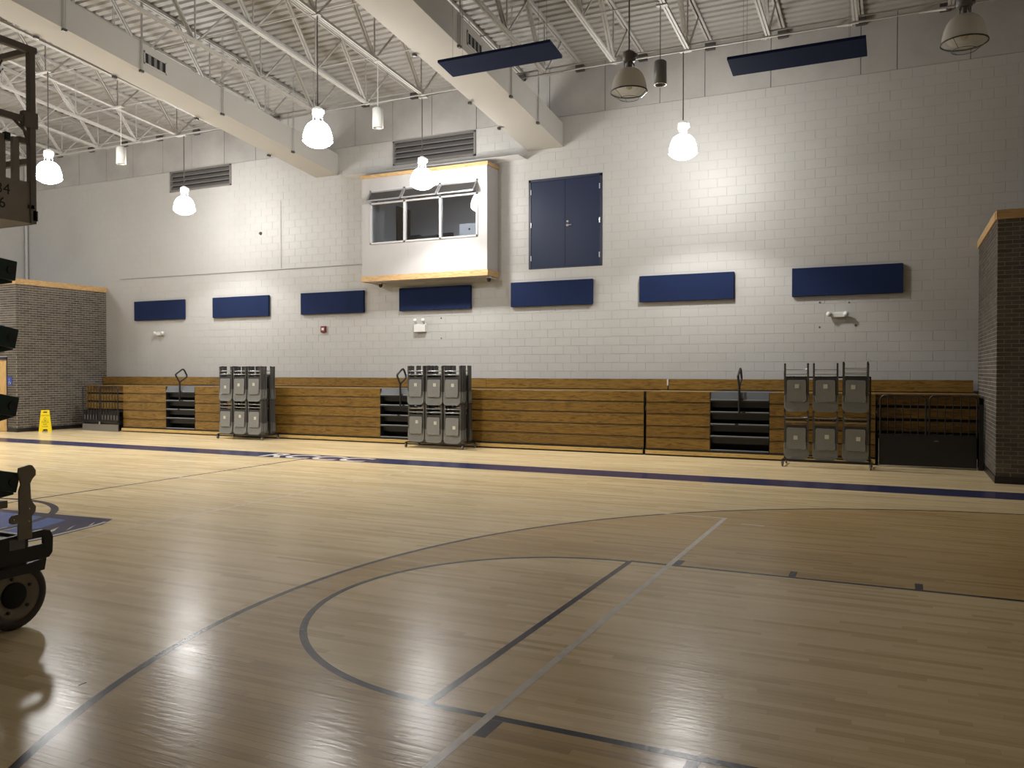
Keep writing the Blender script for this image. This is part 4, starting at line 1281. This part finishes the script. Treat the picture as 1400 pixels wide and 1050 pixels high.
def full_rack(cx, cy, name, seed):
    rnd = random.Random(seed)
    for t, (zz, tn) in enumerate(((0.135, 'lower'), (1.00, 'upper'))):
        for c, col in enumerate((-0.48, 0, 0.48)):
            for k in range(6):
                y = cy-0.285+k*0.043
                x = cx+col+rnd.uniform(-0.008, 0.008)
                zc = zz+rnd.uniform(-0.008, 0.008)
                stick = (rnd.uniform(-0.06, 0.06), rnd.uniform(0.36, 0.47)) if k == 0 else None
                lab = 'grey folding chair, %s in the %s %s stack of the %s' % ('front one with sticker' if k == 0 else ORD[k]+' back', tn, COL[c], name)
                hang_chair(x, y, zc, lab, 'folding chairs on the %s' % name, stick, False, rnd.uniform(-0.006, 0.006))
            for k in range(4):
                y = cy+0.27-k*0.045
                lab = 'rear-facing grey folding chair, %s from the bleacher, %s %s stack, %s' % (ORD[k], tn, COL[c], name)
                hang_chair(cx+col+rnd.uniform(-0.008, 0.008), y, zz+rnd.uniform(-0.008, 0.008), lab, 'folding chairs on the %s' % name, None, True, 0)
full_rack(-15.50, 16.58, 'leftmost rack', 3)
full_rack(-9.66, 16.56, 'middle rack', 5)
STK = {(1, 0): (0.01, 0.47), (1, 1): (0.0, 0.47), (1, 2): (-0.04, 0.46), (0, 0): (-0.01, 0.40), (0, 1): (0.03, 0.43), (0, 2): (0.05, 0.41)}
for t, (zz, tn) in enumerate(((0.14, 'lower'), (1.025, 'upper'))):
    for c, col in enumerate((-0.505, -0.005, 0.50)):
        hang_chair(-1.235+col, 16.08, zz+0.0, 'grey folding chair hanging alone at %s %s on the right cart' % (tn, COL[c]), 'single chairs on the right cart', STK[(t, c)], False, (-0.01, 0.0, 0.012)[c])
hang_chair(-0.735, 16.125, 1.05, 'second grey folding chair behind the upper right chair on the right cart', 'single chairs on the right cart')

# ---------------------------------------------------------------- yellow wet-floor sign
r = empty('wet_floor_sign', (-22.62, 15.95, 0), 'yellow folding wet-floor sign standing before the left brick block', 'sign')
sx = -22.62
def leaf(yb, yt, name):
    m = M()
    t = 0.012
    wb, wt = 0.165, 0.105
    outl = [(-wb, 0.0), (-0.07, 0.0), (-0.06, 0.075), (0.06, 0.075), (0.07, 0.0), (wb, 0.0), (wt, 0.63), (-wt, 0.63)]
    hole = [(-0.055, 0.55), (0.055, 0.55), (0.05, 0.59), (-0.05, 0.59)]
    def P(u, v, d): 
        y = yb+(yt-yb)*v/0.63
        return (sx+u, y+d, v)
    # strips around the hand hole
    polys = [[(-wb, 0), (-0.07, 0), (-0.06, 0.075), (-0.055, 0.55), (-0.05, 0.59), (-wt, 0.63)], [(wb, 0), (wt, 0.63), (0.05, 0.59), (0.055, 0.55), (0.06, 0.075), (0.07, 0)],
             [(-0.06, 0.075), (0.06, 0.075), (0.055, 0.55), (-0.055, 0.55)], [(-0.05, 0.59), (0.05, 0.59), (wt, 0.63), (-wt, 0.63)]]
    for q in polys:
        n = len(q)
        vs = [P(u, v, 0) for u, v in q]+[P(u, v, t) for u, v in q]
        m.add(vs, [tuple(range(n)), tuple(range(2*n-1, n-1, -1))]+[(i, (i+1) % n, n+(i+1) % n, n+i) for i in range(n)])
    return m.build(name, 'yellow', r)
fl = leaf(15.87, 15.94, 'front_leaf')
leaf(16.03, 15.955, 'rear_leaf')
r.rotation_euler = (0, 0, R(48))
tl = -atan((15.94-15.87)/0.63)
def on_leaf(u, v, d=0.002): return (sx+u, 15.87+0.07*v/0.63-d, v)
text_obj('sign_lettering', 'CAUTION', 0.05, 'ink', fl, on_leaf(0, 0.46), (pi/2+tl, 0, 0))
text_obj('sign_lettering', 'WET', 0.05, 'ink', fl, on_leaf(0, 0.20), (pi/2+tl, 0, 0))
text_obj('sign_lettering', 'FLOOR', 0.045, 'ink', fl, on_leaf(0, 0.14), (pi/2+tl, 0, 0))
tri = M()
T = [(-0.09, 0.27), (0.09, 0.27), (0.0, 0.42)]
tri.tube([on_leaf(u, v) for u, v in T], 0.006, 5, True)
tri.build('warning_triangle', 'ink', fl)
fg = M()
fg.tube([on_leaf(-0.02, 0.36), on_leaf(0.005, 0.33), on_leaf(0.03, 0.30)], 0.006, 5).tube([on_leaf(0.005, 0.33), on_leaf(-0.03, 0.29)], 0.005, 5)
fg.build('slipping_figure', 'ink', fl)
# blue door sign
r = empty('door_sign', (-23.45, LY, 1.35), 'small blue restroom sign on the brick beside the wooden door', 'sign')
M().box(-23.565, LY-0.012, 1.355, -23.355, LY, 1.61).build('sign_plate', 'signblue', r, bevel=0.003)
m = M().tube([(-23.47, LY-0.014, 1.50), (-23.47, LY-0.014, 1.45), (-23.43, LY-0.014, 1.45), (-23.41, LY-0.014, 1.405)], 0.006, 5)
m.lathe([(0.0, -0.003), (0.016, -0.002), (0.016, 0.0)], (-23.475, LY-0.012, 1.535), 10, 'y')
m.tube([(-23.47+0.04*cos(R(a)), LY-0.014, 1.43+0.04*sin(R(a))) for a in range(120, 361, 30)], 0.005, 5)
m.build('wheelchair_symbol', 'white', r)

# ---------------------------------------------------------------- scissor lift at the left edge
LXF = -5.46              # outer face of the machine, towards the court
LW_ = 0.78
YN, YFAR = 1.45, 3.62    # pivot lines at its near and far ends
lift = empty('scissor_lift', (-5.85, 2.6, 0), 'dark scissor lift with grey platform at the left edge of the floor', 'lift')
PZ = [1.02, 1.54, 2.005, 2.465]
xo, xi = LXF, LXF-LW_
# chassis
ch = M()
ch.box(xi, YN-0.25, 0.36, xo-0.03, 3.70, 0.62)
ch.build('chassis', 'black', lift, bevel=0.012)
en = M()
poly = [(3.30, 0.455), (3.86, 0.455), (3.89, 0.48), (3.905, 0.60), (3.885, 0.645), (3.84, 0.66), (3.70, 0.655), (3.30, 0.63)]
hole = [(3.72, 0.565), (3.83, 0.575), (3.835, 0.61), (3.73, 0.605)]
def plate_with_slot(x0, x1):
    ys = [(3.30, 3.72), (3.72, 3.84), (3.84, 3.905)]
    m = M()
    m.prism([(3.30, 0.455), (3.715, 0.455), (3.715, 0.655), (3.30, 0.63)], x0, x1, 'yz')
    m.prism([(3.715, 0.455), (3.835, 0.455), (3.835, 0.56), (3.715, 0.56)], x0, x1, 'yz')
    m.prism([(3.715, 0.61), (3.835, 0.61), (3.835, 0.66), (3.715, 0.655)], x0, x1, 'yz')
    m.prism([(3.835, 0.455), (3.875, 0.46), (3.90, 0.49), (3.905, 0.60), (3.885, 0.645), (3.835, 0.66)], x0, x1, 'yz')
    return m
plate_with_slot(xo-0.03, xo-0.005).build('end_plate', 'black', lift)
plate_with_slot(xi, xi+0.025).build('end_plate', 'black', lift)
M().box(xi+0.03, 3.70, 0.46, xo-0.035, 3.74, 0.64).build('end_crossmember', 'black', lift)
M().box(xo-0.0045, 3.585, 0.555, xo-0.002, 3.695, 0.628).build('data_plate', 'label', lift)
M().hexa([(xo-0.07, 3.20, 0.37), (xo-0.006, 3.20, 0.37), (xo-0.006, 3.84, 0.375), (xo-0.07, 3.84, 0.375)], [(xo-0.07, 3.20, 0.40), (xo-0.006, 3.20, 0.40), (xo-0.006, 3.855, 0.4545), (xo-0.07, 3.855, 0.4545)]).build('wheel_guard', 'black', lift)
# wheels
for (wy, wx) in ((3.635, xo-0.075), (3.635, xi+0.075), (YN+0.05, xo-0.075), (YN+0.05, xi+0.075)):
    s_ = 1 if wx > -5.85 else -1
    ty = M().lathe([(0.17, -0.06), (0.212, -0.062), (0.232, -0.045), (0.236, 0), (0.232, 0.045), (0.212, 0.062), (0.17, 0.06), (0.17, -0.06)], (wx, wy, 0.236), 36, 'x').build('tyre', 'tyre', lift)
    M().lathe([(0.0, 0.035*s_), (0.09, 0.035*s_), (0.10, 0.045*s_), (0.14, 0.05*s_), (0.175, 0.06*s_), (0.175, -0.05*s_), (0.0, -0.05*s_)], (wx, wy, 0.236), 32, 'x').build('wheel_rim', 'rim', ty)
    M().lathe([(0.0, 0.052*s_), (0.075, 0.052*s_), (0.088, 0.045*s_), (0.088, 0.03*s_)], (wx, wy, 0.236), 24, 'x').build('hub_cap', 'blackm', ty)
    bl = M()
    for k in range(5):
        a = 2*pi*k/5+0.5
        bl.lathe([(0.0, 0.062*s_), (0.012, 0.060*s_), (0.012, 0.04*s_)], (wx, wy+0.118*cos(a), 0.236+0.118*sin(a)), 6, 'x')
    tag(bl.build('wheel_nut', 'grease', ty), kind='stuff')
# scissor arms: outer pair rises towards the near end, inner pair falls
def arm(x, y0, z0, y1, z1, h=0.135, w=0.05):
    p, q = Vector((x, y0, z0)), Vector((x, y1, z1))
    d = (q-p).normalized()
    p2, q2 = p-d*0.04, q+d*0.04
    m = M().bar(p2, q2, w, h, (0, 0, 1))
    return m
levels = PZ
step = 0.475
zs = [PZ[0]]+PZ[1:]
for i in range(4):
    z0 = zs[i]
    z1 = zs[i+1] if i < 3 else zs[i]+0.30
    for xs, xin in ((xo-0.035, xo-0.095), (xi+0.035, xi+0.095)):
        if i < 3:
            arm(xs, YFAR, z0, YN, z1).build('scissor_arm', 'green', lift, bevel=0.006)
            arm(xin, YFAR, z1-0.03, YN, z0-0.03, 0.12).build('scissor_arm', 'green', lift, bevel=0.006)
for i, z0 in enumerate(zs):
    M().tube([(xi-0.0, YFAR, z0), (xo-0.002, YFAR, z0)], 0.03, 14).build('pivot_pin', 'grease', lift)
    M().tube([(xi, YN, z0), (xo-0.002, YN, z0)], 0.03, 14).build('pivot_pin', 'grease', lift)
    if i < 3:
        zm = (z0+zs[i+1])/2
        M().tube([(xi, (YN+YFAR)/2, zm), (xo-0.004, (YN+YFAR)/2, zm)], 0.028, 14).build('pivot_pin', 'grease', lift)
for xs in (xo-0.035, xi+0.035):
    arm(xs, YFAR, zs[3], YN, zs[3]+0.24).build('scissor_arm', 'green', lift, bevel=0.006)
for xs in (xo-0.095, xi+0.095):
    arm(xs, YFAR, zs[0]-0.04, YN, 0.72, 0.12).build('scissor_arm', 'green', lift, bevel=0.006)
# bracket plate at the far end
def bracket(x0, x1):
    p = [(3.635, 0.62), (3.735, 0.62), (3.735, 0.775), (3.76, 0.80), (3.765, 0.835), (3.73, 0.885), (3.725, 1.0), (3.74, 1.03), (3.765, 1.055), (3.765, 1.09), (3.74, 1.125), (3.72, 1.13), (3.645, 1.115), (3.64, 1.08), (3.66, 1.0), (3.645, 0.96), (3.645, 0.80), (3.60, 0.795), (3.578, 0.775), (3.58, 0.745), (3.60, 0.735), (3.64, 0.735)]
    return M().prism(p, x0, x1, 'yz')
b1 = bracket(xo+0.002, xo+0.016).build('bracket_plate', 'bracket', lift)
bracket(xi-0.016, xi-0.002).build('bracket_plate', 'bracket', lift)
bt_ = M()
for y, zz in ((3.715, 1.0), (3.712, 0.825), (3.602, 0.765), (3.71, 0.74)):
    bt_.lathe([(0.0, 0.006), (0.007, 0.005), (0.008, 0.0)], (xo+0.016, y, zz), 8, 'x')
bt_.build('bracket_bolt', 'bar', b1)
M().bar((xo-0.07, 3.60, 0.87), (xo-0.07, 3.2, 0.875), 0.06, 0.05).build('lower_link', 'bracket', lift)
# platform
px0, px1, py0, py1, pz = xi-0.03, -5.39, 1.25, 3.755, 2.79
M().box(px0, py0, pz, px1-0.02, py1, pz+0.05).build('platform_deck', 'lpost', lift)
M().box(px1-0.02, py0, pz, px1-0.008, py1-0.045, pz+0.28).build('side_panel', 'lgrey', lift)
M().box(px0, py0, pz, px0+0.012, py1-0.045, pz+0.28).build('side_panel', 'lgrey', lift)
M().box(px0+0.03, py1-0.02, pz, px1-0.05, py1-0.008, pz+0.16).build('toe_board', 'lgrey', lift)
for xx in (px1-0.02, px0+0.02):
    for yy in (py1-0.025, 2.5, py0+0.02):
        M().box(xx-0.022, yy-0.022, pz, xx+0.022, yy+0.022, 3.985).build('rail_post', 'lpost', lift, bevel=0.004)
    M().box(xx-0.024, py0, 3.955, xx+0.024, py1+0.01, 4.0).build('top_rail', 'lpost', lift, bevel=0.006)
    M().box(xx-0.018, py0, 3.47, xx+0.018, py1-0.045, 3.515).build('mid_rail', 'lpost', lift, bevel=0.006)
M().box(px0, py1-0.045, 3.955, px1-0.03, py1, 3.995).build('top_rail', 'lpost', lift, bevel=0.006)
M().box(px0, py1-0.045, 3.20, px1-0.04, py1-0.005, 3.24).build('mid_rail', 'lpost', lift, bevel=0.006)
M().box(px1-0.045, py1-0.09, 3.44, px1+0.006, py1+0.012, 3.55).build('rail_collar', 'lpost', lift, bevel=0.005)
M().tube([(px1-0.02, 3.60, 3.48), (px1-0.02, 3.68, 3.42), (px1-0.02, py1-0.045, 3.33)], 0.01, 6).build('gusset', 'lpost', lift)
# inner gate posts and latch seen through the rails
for yy in (3.625, 3.53):
    M().box(px1-0.05, yy-0.022, pz+0.05, px1-0.022, yy+0.022, 3.36).build('gate_post', 'lgrey', lift)
M().box(px1-0.05, 3.64, 3.33, px1-0.022, py1-0.04, 3.37).build('gate_rail', 'lpost', lift)
M().box(px1-0.046, 3.545, 3.32, px1-0.012, 3.58, 3.375).build('gate_latch', 'black', lift)
M().box(px1-0.0079, py1-0.06, pz+0.10, px1+0.002, py1-0.02, pz+0.125).box(px1-0.0079, py1-0.03, pz+0.02, px1+0.002, py1+0.004, pz+0.09).build('corner_hinge', 'iron', lift)
text_obj('panel_number', '34', 0.10, 'ink', lift, (px1-0.0072, 3.522, pz+0.17), (pi/2, 0, pi/2))
text_obj('panel_number', '6', 0.10, 'ink', lift, (px1-0.0072, 3.515, pz+0.075), (pi/2, 0, pi/2))
M().tube([(px1-0.30, 3.715, 3.95), (px1-0.31, 3.70, 3.90), (px1-0.30, 3.70, 3.86), (px1-0.27, 3.70, 3.88)], 0.006, 6).build('lanyard_hook', 'cap', lift)
